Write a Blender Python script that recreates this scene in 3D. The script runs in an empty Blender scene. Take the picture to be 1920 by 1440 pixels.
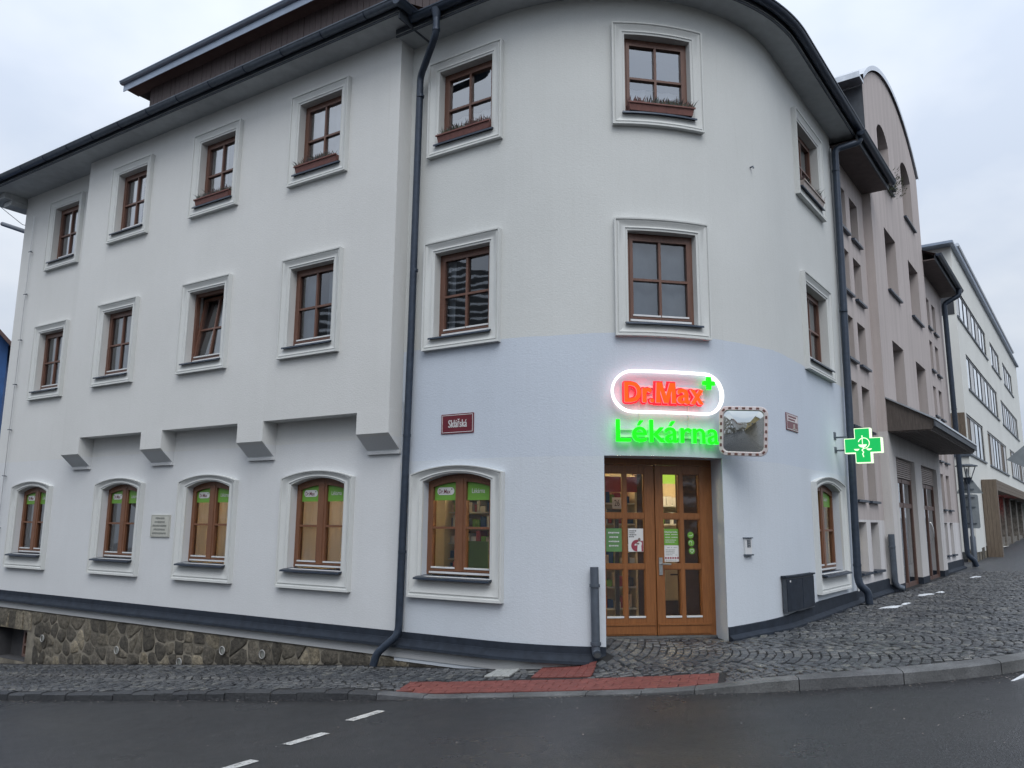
import bpy, math, random
import numpy as np
from mathutils import Vector, Matrix

random.seed(7)
rng = np.random.default_rng(7)
scene = bpy.context.scene
COL = scene.collection
rad = math.radians

# ------------------------------------------------------------------ camera
CAM_H = 1.41
FPX, PITCH, ROLL = 1495.9, rad(9.839), rad(.4954)
_f = Vector((0, math.cos(PITCH), math.sin(PITCH)))
_u0 = Vector((0, -math.sin(PITCH), math.cos(PITCH)))
_r0 = Vector((1, 0, 0))
_r = _r0 * math.cos(ROLL) + _u0 * math.sin(ROLL)
_u = -_r0 * math.sin(ROLL) + _u0 * math.cos(ROLL)
cam_data = bpy.data.cameras.new('camera')
cam = bpy.data.objects.new('camera', cam_data)
COL.objects.link(cam)
cam_data.sensor_width = 36
cam_data.lens = FPX / 1920 * 36
cam_data.clip_end = 2000
m = Matrix((_r, _u, -_f)).transposed().to_4x4()
m.translation = (0, 0, CAM_H)
cam.matrix_world = m
scene.camera = cam

# ------------------------------------------------------------------ world: overcast sky
world = bpy.data.worlds.new('World')
scene.world = world
world.use_nodes = True
wn, wl = world.node_tree.nodes, world.node_tree.links
wn.clear()
SUN_EL, SUN_AZ = rad(50), rad(172)
w_out = wn.new('ShaderNodeOutputWorld')
w_bg = wn.new('ShaderNodeBackground')
w_bg2 = wn.new('ShaderNodeBackground')
w_mix = wn.new('ShaderNodeMixShader')
w_sky = wn.new('ShaderNodeTexSky')
w_sky.sky_type = 'NISHITA'
w_sky.sun_disc = False
w_sky.sun_elevation = SUN_EL
w_sky.sun_rotation = SUN_AZ
w_bg.inputs['Strength'].default_value = .1
w_tc = wn.new('ShaderNodeTexCoord')
w_sep = wn.new('ShaderNodeSeparateXYZ')
wl.new(w_tc.outputs['Generated'], w_sep.inputs[0])
w_add = wn.new('ShaderNodeMath'); w_add.operation = 'ADD'; w_add.inputs[1].default_value = .35
w_abs = wn.new('ShaderNodeMath'); w_abs.operation = 'ABSOLUTE'
wl.new(w_sep.outputs['Z'], w_abs.inputs[0]); wl.new(w_abs.outputs[0], w_add.inputs[0])
w_div = wn.new('ShaderNodeVectorMath'); w_div.operation = 'DIVIDE'
w_cmb = wn.new('ShaderNodeCombineXYZ')
for k in range(3): wl.new(w_add.outputs[0], w_cmb.inputs[k])
wl.new(w_tc.outputs['Generated'], w_div.inputs[0]); wl.new(w_cmb.outputs[0], w_div.inputs[1])
w_n = wn.new('ShaderNodeTexNoise')
w_n.inputs['Scale'].default_value = 2.1
w_n.inputs['Detail'].default_value = 5
w_n.inputs['Roughness'].default_value = .5
wl.new(w_div.outputs[0], w_n.inputs['Vector'])
w_cr = wn.new('ShaderNodeValToRGB')
w_cr.color_ramp.elements[0].position = .37
w_cr.color_ramp.elements[0].color = (.60, .675, .80, 1)
w_cr.color_ramp.elements[1].position = .63
w_cr.color_ramp.elements[1].color = (.80, .85, .92, 1)
wl.new(w_n.outputs['Fac'], w_cr.inputs[0])
# overcast luminance grows towards the zenith
w_l = wn.new('ShaderNodeMath'); w_l.operation = 'MULTIPLY_ADD'
w_l.inputs[1].default_value = .95; w_l.inputs[2].default_value = .60
wl.new(w_abs.outputs[0], w_l.inputs[0])
wl.new(w_cr.outputs[0], w_bg2.inputs['Color'])
wl.new(w_l.outputs[0], w_bg2.inputs['Strength'])
wl.new(w_sky.outputs[0], w_bg.inputs['Color'])
w_mix.inputs[0].default_value = .93
wl.new(w_bg.outputs[0], w_mix.inputs[1]); wl.new(w_bg2.outputs[0], w_mix.inputs[2])
wl.new(w_mix.outputs[0], w_out.inputs[0])

sun_data = bpy.data.lights.new('sun', 'SUN')
sun_data.energy = 1.15
sun_data.angle = rad(35)
sun_data.color = (1, .985, .96)
sun = bpy.data.objects.new('sun', sun_data)
COL.objects.link(sun)
_sd = Vector((math.sin(SUN_AZ) * math.cos(SUN_EL), math.cos(SUN_AZ) * math.cos(SUN_EL), math.sin(SUN_EL)))
sun.rotation_euler = _sd.to_track_quat('Z', 'Y').to_euler()
sun.location = (0, -20, 40)

scene.view_settings.view_transform = 'Standard'
scene.view_settings.look = 'None'
scene.view_settings.gamma = 1
scene.view_settings.exposure = .28
scene.view_settings.use_curve_mapping = False
scene.render.engine = 'CYCLES'
scene.cycles.use_denoising = True
scene.cycles.max_bounces = 5
scene.cycles.diffuse_bounces = 3
scene.cycles.glossy_bounces = 3
scene.cycles.use_adaptive_sampling = True
scene.cycles.adaptive_threshold = .02
scene.cycles.transparent_max_bounces = 12
scene.cycles.caustics_reflective = False
scene.cycles.caustics_refractive = False
scene.cycles.sample_clamp_indirect = 6

# ------------------------------------------------------------------ plan of the corner
# the wall is measured along s (metres, left to right, 0 where the round corner begins),
# d (out of the wall) and z (0 at the shop threshold)
AL, AR = rad(57.25), rad(36.19)
dl = np.array([math.sin(AL), -math.cos(AL)]); dr = np.array([math.sin(AR), math.cos(AR)])
nl = np.array([-dl[1], dl[0]]); nr = np.array([-dr[1], dr[0]])
CC = np.array([2.18278, 8.92298]); RR = 3.19223
TURN = math.acos(float(dl @ dr)); TT = RR * math.tan(TURN / 2)
PA = CC - dl * TT; PB = CC + dr * TT; CTR = PA + nl * RR; SA = RR * TURN

def W(s, d=0., z=0.):
    if s <= 0: P = PA + dl * s - nl * d
    elif s >= SA: P = PB + dr * (s - SA) - nr * d
    else:
        a = s / RR; ca, sa = math.cos(a), math.sin(a)
        v = np.array([-nl[0] * ca + nl[1] * sa, -nl[0] * sa - nl[1] * ca]); P = CTR + v * (RR + d)
    return (float(P[0]), float(P[1]), float(z))

def WR(s, d=0., z=0.):            # the straight right hand street wall
    P = PB + dr * (s - SA) - nr * d
    return (float(P[0]), float(P[1]), float(z))

def planar(sm, fn=None):
    fn = fn or W
    a, b, o = np.array(fn(sm - .01)), np.array(fn(sm + .01)), np.array(fn(sm))
    t = (b - a) / np.linalg.norm(b - a); n = np.array([t[1], -t[0], 0])
    return lambda x, d, z: tuple(o + t * x + n * d + np.array([0, 0, z]))

def outside(X, Y):                # distance out of the corner building's wall line
    P = np.stack([X, Y], -1)
    u = (P - PA) @ dl; r = (P - PB) @ dr
    dlft = -((P - PA) @ nl); drgt = -((P - PB) @ nr)
    darc = np.hypot(P[..., 0] - CTR[0], P[..., 1] - CTR[1]) - RR
    return np.where(u <= 0, dlft, np.where(r >= 0, drgt, darc))

# ------------------------------------------------------------------ terrain
GU = [(-60, -5.6), (-10.65, -1.397), (-2.44, -.60), (1.41, -.30), (2.8, -.15), (4.5, -.03), (8, .06), (60, .6)]
GV = [(-80, -.6), (-8, -.2), (-2.5, -.08), (0, 0), (1, .12), (2, .17), (6, .21), (20, .22), (45, .85), (90, 2.2)]
def smooth_table(T):
    xs = np.linspace(T[0][0], T[-1][0], 6000); ys = np.interp(xs, [a for a, b in T], [b for a, b in T])
    k = 31; ker = np.hanning(k); ker /= ker.sum()
    yp = np.concatenate([np.full(k // 2, ys[0]), ys, np.full(k // 2, ys[-1])])
    return xs, np.convolve(yp, ker, 'valid')
_gu, _gv = smooth_table(GU), smooth_table(GV)
KERB_H = .10
def zg(X, Y):                     # pavement level
    X = np.asarray(X, float); Y = np.asarray(Y, float)
    u = (X - PA[0]) * dl[0] + (Y - PA[1]) * dl[1]; v = (X - PA[0]) * nl[0] + (Y - PA[1]) * nl[1]
    return np.interp(u, *_gu) + np.interp(v, *_gv)
def zroad(X, Y): return zg(X, Y) - KERB_H

KERB = np.array([(-34, 25.9), (-20, 18.7), (-12, 14.6), (-7.38, 12.19), (-4.28, 10.66), (-1.92, 9.68), (-1.02, 9.38), (0.1, 9.03), (1.02, 8.67), (1.61, 8.42),
                 (2.42, 8.18), (3.31, 8.1), (4.04, 8.08), (4.76, 8.14), (5.3, 8.3), (6.3, 8.9), (8.2, 10.6), (11.5, 14.6), (17, 23), (30, 43), (60, 88)])
def resample(P, step):
    out = []
    n = len(P)
    for i in range(n - 1):
        p0, p1, p2, p3 = P[max(i - 1, 0)], P[i], P[i + 1], P[min(i + 2, n - 1)]
        L = np.linalg.norm(p2 - p1); k = max(2, int(L / step))
        if L > 3 and i in (0, n - 2): k = 12
        t1 = (p2 - p0) / 2; t2 = (p3 - p1) / 2
        t1 = t1 / (np.linalg.norm(t1) + 1e-9) * L; t2 = t2 / (np.linalg.norm(t2) + 1e-9) * L
        for j in range(k):
            t = j / k; h1 = 2*t**3 - 3*t*t + 1; h2 = t**3 - 2*t*t + t; h3 = -2*t**3 + 3*t*t; h4 = t**3 - t*t
            out.append(p1 * h1 + t1 * h2 + p2 * h3 + t2 * h4)
    out.append(P[-1])
    return np.array(out)
KC = resample(KERB, .12)
KT = np.concatenate([[0], np.cumsum(np.linalg.norm(np.diff(KC, axis=0), axis=1))])
KN = np.gradient(KC, axis=0); KN = np.stack([-KN[:, 1], KN[:, 0]], 1); KN /= np.linalg.norm(KN, axis=1)[:, None]   # points to the pavement
def kerb_t(x):                    # arc length where the kerb has this X (kerb runs left to right)
    return float(np.interp(x, KC[:, 0], KT))
TL0, TL1 = kerb_t(-1.75), kerb_t(-.9)
TR0, TR1 = kerb_t(1.65), kerb_t(2.6)
def kerb_h(t):                    # kerb top above the road: low at the crossing
    return np.interp(t, [TL0, TL1, TR0, TR1], [.10, .03, .03, .12])
def kerb_pt(t, w=0.):
    return np.array([np.interp(t, KT, KC[:, 0]) + w * np.interp(t, KT, KN[:, 0]), np.interp(t, KT, KC[:, 1]) + w * np.interp(t, KT, KN[:, 1])])
_near = (KC[:, 0] > -30) & (KC[:, 1] < 45)
_KCn, _KTn, _KNn = KC[_near], KT[_near], KN[_near]
def kerb_near(X, Y):
    X = np.atleast_1d(X); Y = np.atleast_1d(Y); t = np.empty(len(X)); w = np.empty(len(X))
    for a in range(0, len(X), 4000):
        sl = slice(a, a + 4000)
        D = (X[sl, None] - _KCn[None, :, 0])**2 + (Y[sl, None] - _KCn[None, :, 1])**2
        i = D.argmin(1); t[sl] = _KTn[i]
        w[sl] = (X[sl] - _KCn[i, 0]) * _KNn[i, 0] + (Y[sl] - _KCn[i, 1]) * _KNn[i, 1]
    return t, w
def zpav(X, Y):
    X = np.atleast_1d(np.asarray(X, float)); Y = np.atleast_1d(np.asarray(Y, float))
    t, w = kerb_near(X, Y)
    f = np.clip(w / .9, 0, 1); f = f * f * (3 - 2 * f)
    h = kerb_h(t)
    z = zg(X, Y) - KERB_H + h + (KERB_H - h) * f
    # the setts ramp up into the entrance niche
    q = (X - ENT0[0]) * ENT_N[0] + (Y - ENT0[1]) * ENT_N[1]; x = (X - ENT0[0]) * ENT_X[0] + (Y - ENT0[1]) * ENT_X[1]
    sm = lambda a: np.clip(a, 0, 1) ** 2 * (3 - 2 * np.clip(a, 0, 1))
    wn_ = sm(1 - q / .80) * sm((x + .35) / .5) * sm((1.583 + .5 - x) / .5) * (q > -.3)
    return z + wn_ * (-.012 - z)
ENT_X = np.array([.98294, .18392]); ENT_N = np.array([.18392, -.98294]); ENT0 = np.array(W(1.61)[:2]) - ENT_N * .335

# ------------------------------------------------------------------ materials
MAT = {}
def nodes_of(name):
    mt = bpy.data.materials.new(name); mt.use_nodes = True
    MAT[name] = mt
    nt = mt.node_tree
    return mt, nt, nt.nodes['Principled BSDF']
def N(nt, kind, **kw):
    n = nt.nodes.new(kind)
    for k, v in kw.items():
        if k in n.inputs: n.inputs[k].default_value = v
        else: setattr(n, k, v)
    return n
def pos(nt):
    g = nt.nodes.new('ShaderNodeNewGeometry'); return g.outputs['Position']
def noise(nt, scale, detail=4, rough=.55, vec=None):
    n = N(nt, 'ShaderNodeTexNoise', Scale=scale, Detail=detail, Roughness=rough)
    nt.links.new(vec if vec is not None else pos(nt), n.inputs['Vector'])
    return n.outputs['Fac']
def ramp(nt, fac, stops):
    r = nt.nodes.new('ShaderNodeValToRGB'); e = r.color_ramp.elements
    while len(e) < len(stops): e.new(.5)
    for i, (p, c) in enumerate(stops):
        e[i].position = p; e[i].color = (*c, 1) if len(c) == 3 else c
    nt.links.new(fac, r.inputs[0]); return r.outputs[0]
def mixc(nt, fac, a, b, mode='MIX'):
    n = nt.nodes.new('ShaderNodeMix'); n.data_type = 'RGBA'; n.blend_type = mode
    for sock, v in ((n.inputs[0], fac), (n.inputs[6], a), (n.inputs[7], b)):
        if hasattr(v, 'is_output') or isinstance(v, bpy.types.NodeSocket): nt.links.new(v, sock)
        elif isinstance(v, (int, float)): sock.default_value = v
        else: sock.default_value = (*v, 1)
    return n.outputs[2]
def math2(nt, op, a, b=None, c=None):
    n = nt.nodes.new('ShaderNodeMath'); n.operation = op
    for i, v in enumerate((a, b, c)):
        if v is None: continue
        if isinstance(v, bpy.types.NodeSocket): nt.links.new(v, n.inputs[i])
        else: n.inputs[i].default_value = v
    return n.outputs[0]
def bump(nt, bsdf, h, strength=.3, dist=.01):
    b = N(nt, 'ShaderNodeBump', Strength=strength, Distance=dist)
    nt.links.new(h, b.inputs['Height']); nt.links.new(b.outputs[0], bsdf.inputs['Normal'])
def simple(name, col, rough=.6, metal=0., vary=.12, scale=6, bmp=0., bscale=80, spec=.5):
    mt, nt, b = nodes_of(name)
    c = tuple(col)
    n = noise(nt, scale, 5, .6)
    cc = ramp(nt, n, [(.3, tuple(x * (1 - vary) for x in c)), (.7, tuple(min(1, x * (1 + vary)) for x in c))])
    nt.links.new(cc, b.inputs['Base Color'])
    b.inputs['Roughness'].default_value = rough; b.inputs['Metallic'].default_value = metal
    b.inputs['Specular IOR Level'].default_value = spec
    if bmp: bump(nt, b, noise(nt, bscale, 4, .6), bmp, .004)
    return mt
def emis(name, col, strength):
    mt, nt, b = nodes_of(name)
    b.inputs['Base Color'].default_value = (*[min(.3, c * .3) for c in col], 1)
    b.inputs['Specular IOR Level'].default_value = .15
    b.inputs['Emission Color'].default_value = (*col, 1)
    b.inputs['Emission Strength'].default_value = strength
    b.inputs['Roughness'].default_value = .4
    return mt

def render_mat(name, top, patch=None, low=None, zsplit=(2.25, 3.83), bmp=.24, streak=.982):
    """painted roughcast; patch and low are repainted areas of another tint"""
    mt, nt, b = nodes_of(name)
    p = pos(nt)
    sep = nt.nodes.new('ShaderNodeSeparateXYZ'); nt.links.new(p, sep.inputs[0])
    col = top
    if patch:
        wob = math2(nt, 'MULTIPLY_ADD', noise(nt, 1.1, 3), .10, math2(nt, 'ADD', sep.outputs['Z'], -.05))
        wob2 = math2(nt, 'MULTIPLY_ADD', noise(nt, 7, 2), .015, sep.outputs['Z'])
        f_up = math2(nt, 'GREATER_THAN', zsplit[1], wob); f_lo = math2(nt, 'GREATER_THAN', zsplit[0], wob2)
        col = mixc(nt, f_up, top, patch)
        col = mixc(nt, f_lo, col, low)
    big = noise(nt, .55, 5, .6)
    # rain streaks: noise stretched along the height
    mp = N(nt, 'ShaderNodeMapping'); mp.inputs['Scale'].default_value = (5, 5, .25); nt.links.new(p, mp.inputs[0])
    st = noise(nt, 1.0, 4, .6, mp.outputs[0])
    v = ramp(nt, big, [(.27, (.945, .945, .942)), (.73, (1.03, 1.03, 1.03))])
    v2 = ramp(nt, st, [(.25, (streak, streak, streak - .003)), (.58, (1, 1, 1))])
    c1 = mixc(nt, 1., col, v, 'MULTIPLY'); c2 = mixc(nt, 1., c1, v2, 'MULTIPLY')
    fine = noise(nt, 90, 3, .6)
    c3 = mixc(nt, 1., c2, ramp(nt, fine, [(.35, (.955, .955, .955)), (.65, (1.03, 1.03, 1.03))]), 'MULTIPLY')
    # drip marks and hairline cracks
    mp2 = N(nt, 'ShaderNodeMapping'); mp2.inputs['Scale'].default_value = (11, 11, .5); nt.links.new(p, mp2.inputs[0])
    dr_ = ramp(nt, noise(nt, 1.6, 3, .5, mp2.outputs[0]), [(.66, (1, 1, 1)), (.82, (.91, .905, .89))])
    c3 = mixc(nt, .7, c3, dr_, 'MULTIPLY')
    # splashed dirt low on the wall
    nt.links.new(c3, b.inputs['Base Color'])
    b.inputs['Roughness'].default_value = .9
    b.inputs['Specular IOR Level'].default_value = .2
    mp3 = N(nt, 'ShaderNodeMapping'); mp3.inputs['Scale'].default_value = (22, 22, 60); nt.links.new(p, mp3.inputs[0])
    trowel = noise(nt, 1.0, 3, .6, mp3.outputs[0])
    hgt = math2(nt, 'ADD', math2(nt, 'MULTIPLY', noise(nt, 45, 3, .65), .8), math2(nt, 'MULTIPLY', trowel, .7))
    bump(nt, b, hgt, bmp, .012)
    return mt

render_mat('wall_left', (.69, .695, .685), (.69, .695, .685), (.685, .70, .715), zsplit=(2.6, 2.6))
render_mat('wall_corner', (.64, .655, .645), (.585, .64, .72), (.615, .66, .715))
render_mat('trim', (.645, .66, .65), bmp=.15)
render_mat('wall_pink', (.53, .475, .46), (.53, .475, .46), (.68, .66, .66), zsplit=(1.52, 1.52), bmp=.3, streak=.84)
render_mat('wall_gable', (.53, .475, .46), (.53, .475, .46), (.63, .61, .60), zsplit=(3.32, 3.32), bmp=.3, streak=.84)
render_mat('wall_white', (.76, .77, .74), bmp=.15)
render_mat('wall_plain', (.64, .63, .62), bmp=.15)
render_mat('band_grey', (.50, .51, .52), bmp=.2)
simple('plinth', (.022, .029, .042), .7, spec=.25, vary=.25, scale=9, bmp=.2, bscale=120)
simple('dark_metal', (.036, .05, .075), .42, .35, vary=.2, scale=14)
simple('grey_metal', (.10, .12, .15), .45, .3, vary=.15, scale=12)
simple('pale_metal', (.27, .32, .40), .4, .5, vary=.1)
simple('zinc', (.55, .58, .62), .3, .8, vary=.15)
simple('steel', (.55, .56, .56), .3, .9)
simple('soffit', (.46, .48, .49), .8, vary=.1)
simple('soffit_brown', (.12, .095, .09), .8, vary=.15)
simple('dark_clad', (.055, .065, .08), .6, vary=.2)
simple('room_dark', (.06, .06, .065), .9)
simple('white_paint', (.75, .76, .78), .5, vary=.04)
simple('curtain_white', (.74, .75, .77), .85, vary=.05, scale=3)
simple('curtain_grey', (.33, .35, .38), .85, vary=.1, scale=3)
simple('blind_cream', (.74, .62, .50), .8, vary=.05, scale=2)
simple('blind_grey', (.27, .24, .22), .8, vary=.12, scale=2)
simple('blind_pale', (.62, .58, .52), .8, vary=.05, scale=2)
simple('terracotta', (.165, .066, .055), .65, vary=.2, scale=20)
simple('box_tan', (.42, .36, .33), .65, vary=.2, scale=20)
simple('sprig_green', (.10, .115, .06), .8, vary=.5, scale=25)
simple('sprig_brown', (.10, .05, .045), .8, vary=.4, scale=25)
simple('sprig_grey', (.16, .19, .18), .8, vary=.3, scale=25)
simple('red_brick', (.165, .048, .04), .62, vary=.22, scale=11, bmp=.3, bscale=150)
simple('white_tile', (.34, .35, .34), .6, vary=.15, scale=11, bmp=.2, bscale=150)
simple('snow', (.62, .645, .67), .7, vary=.08, scale=15, bmp=.5, bscale=40)
simple('sign_red', (.145, .018, .03), .35, vary=.12)
simple('sign_white', (.70, .70, .70), .4, vary=.04)
simple('plaque', (.52, .52, .47), .6, vary=.08)
simple('ink', (.05, .055, .06), .7)
simple('ink_grey', (.26, .27, .25), .7)
simple('film_green', (.16, .36, .055), .45, vary=.04)
simple('film_green_dull', (.11, .24, .09), .5, vary=.06)
simple('poster_red', (.30, .045, .07), .5)
simple('skin_print', (.20, .14, .12), .6)
simple('mirror_frame', (.66, .60, .60), .45, vary=.06)
simple('mirror_mark', (.16, .07, .06), .5, vary=.2)
simple('sign_back', (.26, .29, .31), .5, .4, vary=.12)
simple('lamp_glass', (.45, .48, .50), .2)
simple('roof_tile', (.085, .05, .045), .7, vary=.3, scale=8)
simple('cream', (.66, .56, .38), .7, vary=.05)
simple('shop_floor', (.36, .30, .22), .4, vary=.1)
simple('shop_brown', (.09, .045, .035), .6, vary=.15)
simple('wood_clad', (.155, .115, .085), .7, vary=.3, scale=3)
simple('rubble', (.17, .155, .135), .9, vary=.5, scale=9, bmp=.6, bscale=20)
simple('mortar', (.20, .18, .145), .95, vary=.65, scale=2.2, bmp=.6, bscale=60)
simple('joint', (.014, .014, .015), .8, vary=.4, scale=20)
simple('blue_wall', (.025, .085, .24), .8, vary=.15, scale=2)
simple('ochre_wall', (.58, .46, .24), .85, vary=.08, scale=1)
simple('panel_light', (.62, .63, .64), .5, vary=.05)
simple('panel_grey', (.34, .34, .33), .6, vary=.1)
simple('panel_dark', (.05, .053, .06), .3, vary=.1)
simple('pink_frame', (.13, .075, .06), .5, vary=.15)
emis('neon_white', (1, .99, .97), 1.25)
emis('halo_red', (1.0, .03, .05), .75)
emis('letter_face', (1.0, .075, .008), 1.25)
emis('letter_glow', (1.0, .035, .045), 6.)
emis('green_face', (.012, .92, .012), 1.15)
emis('green_glow', (.05, 1.0, .08), 1.7)
emis('cross_green', (.012, .44, .10), .9)
emis('cross_line', (.80, 1.0, .68), 1.05)
emis('lamp_warm', (1, .80, .50), 24.)
emis('lamp_green', (.50, .72, .08), .75)
emis('bulb', (1, .93, .75), 12.)
emis('neon_red', (1, .05, .06), 2.5)

# wood: grain along the height
def wood(name, a, b_, rough=.42, axis=(9, 9, .9)):
    mt, nt, b = nodes_of(name)
    p = pos(nt); mp = N(nt, 'ShaderNodeMapping'); mp.inputs['Scale'].default_value = axis; nt.links.new(p, mp.inputs[0])
    n = noise(nt, 5, 6, .65, mp.outputs[0])
    col = ramp(nt, n, [(.28, a), (.72, b_)])
    nt.links.new(col, b.inputs['Base Color']); b.inputs['Roughness'].default_value = rough
    bump(nt, b, n, .15, .002)
wood('frame_wood', (.105, .050, .036), (.175, .085, .058))
wood('frame_warm', (.14, .060, .032), (.225, .10, .052))
wood('door_wood', (.185, .068, .022), (.29, .118, .04), .35)
wood('board_wood', (.060, .045, .046), (.095, .070, .070), .6)
wood('clad_wood', (.10, .077, .056), (.20, .155, .115), .65)
wood('clad_dark', (.06, .05, .045), (.12, .10, .09), .65)

# window glass: see-through with a mirror sheen that grows at grazing angles
def glass(name, tint, boost, base):
    mt = bpy.data.materials.new(name); mt.use_nodes = True; MAT[name] = mt
    nt = mt.node_tree; nt.nodes.clear()
    o = nt.nodes.new('ShaderNodeOutputMaterial'); tr = N(nt, 'ShaderNodeBsdfTransparent'); gl = N(nt, 'ShaderNodeBsdfGlossy')
    tr.inputs['Color'].default_value = (*tint, 1); gl.inputs['Roughness'].default_value = .015
    gl.inputs['Color'].default_value = (.93, .96, 1, 1)
    fr = N(nt, 'ShaderNodeFresnel', IOR=1.5)
    f = math2(nt, 'MULTIPLY_ADD', fr.outputs[0], boost, base)
    n = noise(nt, 1.3, 2); bp = N(nt, 'ShaderNodeBump', Strength=.06, Distance=.02)
    nt.links.new(n, bp.inputs['Height']); nt.links.new(bp.outputs[0], gl.inputs['Normal'])
    mx = nt.nodes.new('ShaderNodeMixShader'); nt.links.new(f, mx.inputs[0])
    nt.links.new(tr.outputs[0], mx.inputs[1]); nt.links.new(gl.outputs[0], mx.inputs[2]); nt.links.new(mx.outputs[0], o.inputs[0])
glass('glass_top', (.86, .88, .90), 1.4, .26)
glass('glass_upper', (.80, .84, .86), 1.4, .09)
glass('glass_shop', (.93, .94, .92), 1.2, .015)
glass('glass_dark', (.45, .48, .5), 1.5, .08)
mt, nt, b = nodes_of('mirror')
b.inputs['Metallic'].default_value = 1; b.inputs['Roughness'].default_value = .03; b.inputs['Base Color'].default_value = (.72, .75, .74, 1)

# stone setts, wet
mt, nt, b = nodes_of('sett')
g = nt.nodes.new('ShaderNodeNewGeometry'); oi = nt.nodes.new('ShaderNodeObjectInfo')
rnd = math2(nt, 'FRACT', math2(nt, 'ADD', g.outputs['Random Per Island'], oi.outputs['Random']))
c = ramp(nt, rnd, [(0, (.034, .037, .043)), (.35, (.054, .058, .065)), (.7, (.076, .081, .088)), (.9, (.098, .100, .102)), (1, (.14, .14, .13))])
n1 = noise(nt, 35, 5, .65)
c = mixc(nt, 1., c, ramp(nt, n1, [(.3, (.62, .62, .62)), (.7, (1.35, 1.35, 1.35))]), 'MULTIPLY')
c = mixc(nt, 1., c, ramp(nt, noise(nt, .7, 4), [(.3, (.72, .73, .75)), (.7, (1.25, 1.24, 1.2))]), 'MULTIPLY')
nt.links.new(c, b.inputs['Base Color'])
nt.links.new(ramp(nt, noise(nt, 2.2, 4), [(.3, (.24, .24, .24)), (.7, (.46, .46, .46))]), b.inputs['Roughness'])
bump(nt, b, noise(nt, 60, 5, .65), .7, .006)
b.inputs['Specular IOR Level'].default_value = .5
# pavement beyond the modelled setts
mt, nt, b = nodes_of('sett_far')
p = pos(nt)
vo = N(nt, 'ShaderNodeTexVoronoi', Scale=10.); vo.feature = 'DISTANCE_TO_EDGE'; nt.links.new(p, vo.inputs['Vector'])
vc = N(nt, 'ShaderNodeTexVoronoi', Scale=10.); nt.links.new(p, vc.inputs['Vector'])
base = mixc(nt, .35, (.07, .075, .083), vc.outputs['Color'], 'MULTIPLY')
edge = ramp(nt, vo.outputs['Distance'], [(.02, (.012, .013, .015)), (.10, (.070, .075, .083))])
nt.links.new(mixc(nt, .45, edge, base), b.inputs['Base Color']); b.inputs['Roughness'].default_value = .5
bump(nt, b, vo.outputs['Distance'], .6, .03)
# kerb granite
mt, nt, b = nodes_of('granite')
oi = nt.nodes.new('ShaderNodeObjectInfo')
c = ramp(nt, noise(nt, 70, 5, .7), [(.3, (.065, .068, .074)), (.7, (.155, .16, .165))])
c = mixc(nt, 1., c, ramp(nt, oi.outputs['Random'], [(0, (.75, .75, .78)), (1, (1.2, 1.18, 1.12))]), 'MULTIPLY')
c = mixc(nt, 1., c, ramp(nt, noise(nt, 3, 4), [(.35, (.6, .6, .6)), (.65, (1.15, 1.15, 1.15))]), 'MULTIPLY')
nt.links.new(c, b.inputs['Base Color']); b.inputs['Roughness'].default_value = .55
bump(nt, b, noise(nt, 25, 6, .7), .5, .012)
# damp asphalt
mt, nt, b = nodes_of('asphalt')
big = noise(nt, .35, 5, .6); agg = noise(nt, 62, 4, .75)
vo = N(nt, 'ShaderNodeTexVoronoi', Scale=95.); nt.links.new(pos(nt), vo.inputs['Vector'])
c = ramp(nt, big, [(.3, (.014, .015, .017)), (.7, (.024, .0245, .026))])
c = mixc(nt, 1., c, ramp(nt, agg, [(.36, (.18, .18, .19)), (.66, (2.6, 2.6, 2.6))]), 'MULTIPLY')
c = mixc(nt, ramp(nt, noise(nt, 70, 2), [(.66, (0, 0, 0)), (.72, (1, 1, 1))]), c, (.10, .10, .102))
nt.links.new(c, b.inputs['Base Color'])
nt.links.new(ramp(nt, noise(nt, .8, 5, .6), [(.3, (.24, .24, .24)), (.7, (.46, .46, .46))]), b.inputs['Roughness'])
b.inputs['Specular IOR Level'].default_value = .4
bump(nt, b, math2(nt, 'ADD', agg, vo.outputs['Distance']), .4, .008)
mt, nt, b = nodes_of('granite_dark')
oi = nt.nodes.new('ShaderNodeObjectInfo')
c = ramp(nt, noise(nt, 60, 5, .7), [(.3, (.018, .02, .024)), (.7, (.055, .058, .064))])
c = mixc(nt, 1., c, ramp(nt, oi.outputs['Random'], [(0, (.7, .7, .74)), (1, (1.3, 1.28, 1.22))]), 'MULTIPLY')
nt.links.new(c, b.inputs['Base Color']); b.inputs['Roughness'].default_value = .5
bump(nt, b, noise(nt, 22, 6, .7), .9, .02)
# rubble stones, each its own tone
mt, nt, b = nodes_of('rubble_stone')
oi = nt.nodes.new('ShaderNodeObjectInfo')
c = ramp(nt, oi.outputs['Random'], [(0, (.07, .064, .054)), (.45, (.12, .108, .09)), (.8, (.17, .152, .12)), (1, (.27, .235, .175))])
c = mixc(nt, 1., c, ramp(nt, noise(nt, 16, 6, .7), [(.3, (.4, .4, .4)), (.7, (1.6, 1.58, 1.54))]), 'MULTIPLY')
c = mixc(nt, 1., c, ramp(nt, noise(nt, 1.4, 3), [(.35, (.7, .69, .66)), (.65, (1.2, 1.2, 1.2))]), 'MULTIPLY')
nt.links.new(c, b.inputs['Base Color']); b.inputs['Roughness'].default_value = .92
bump(nt, b, noise(nt, 22, 7, .7), .9, .03)
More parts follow.
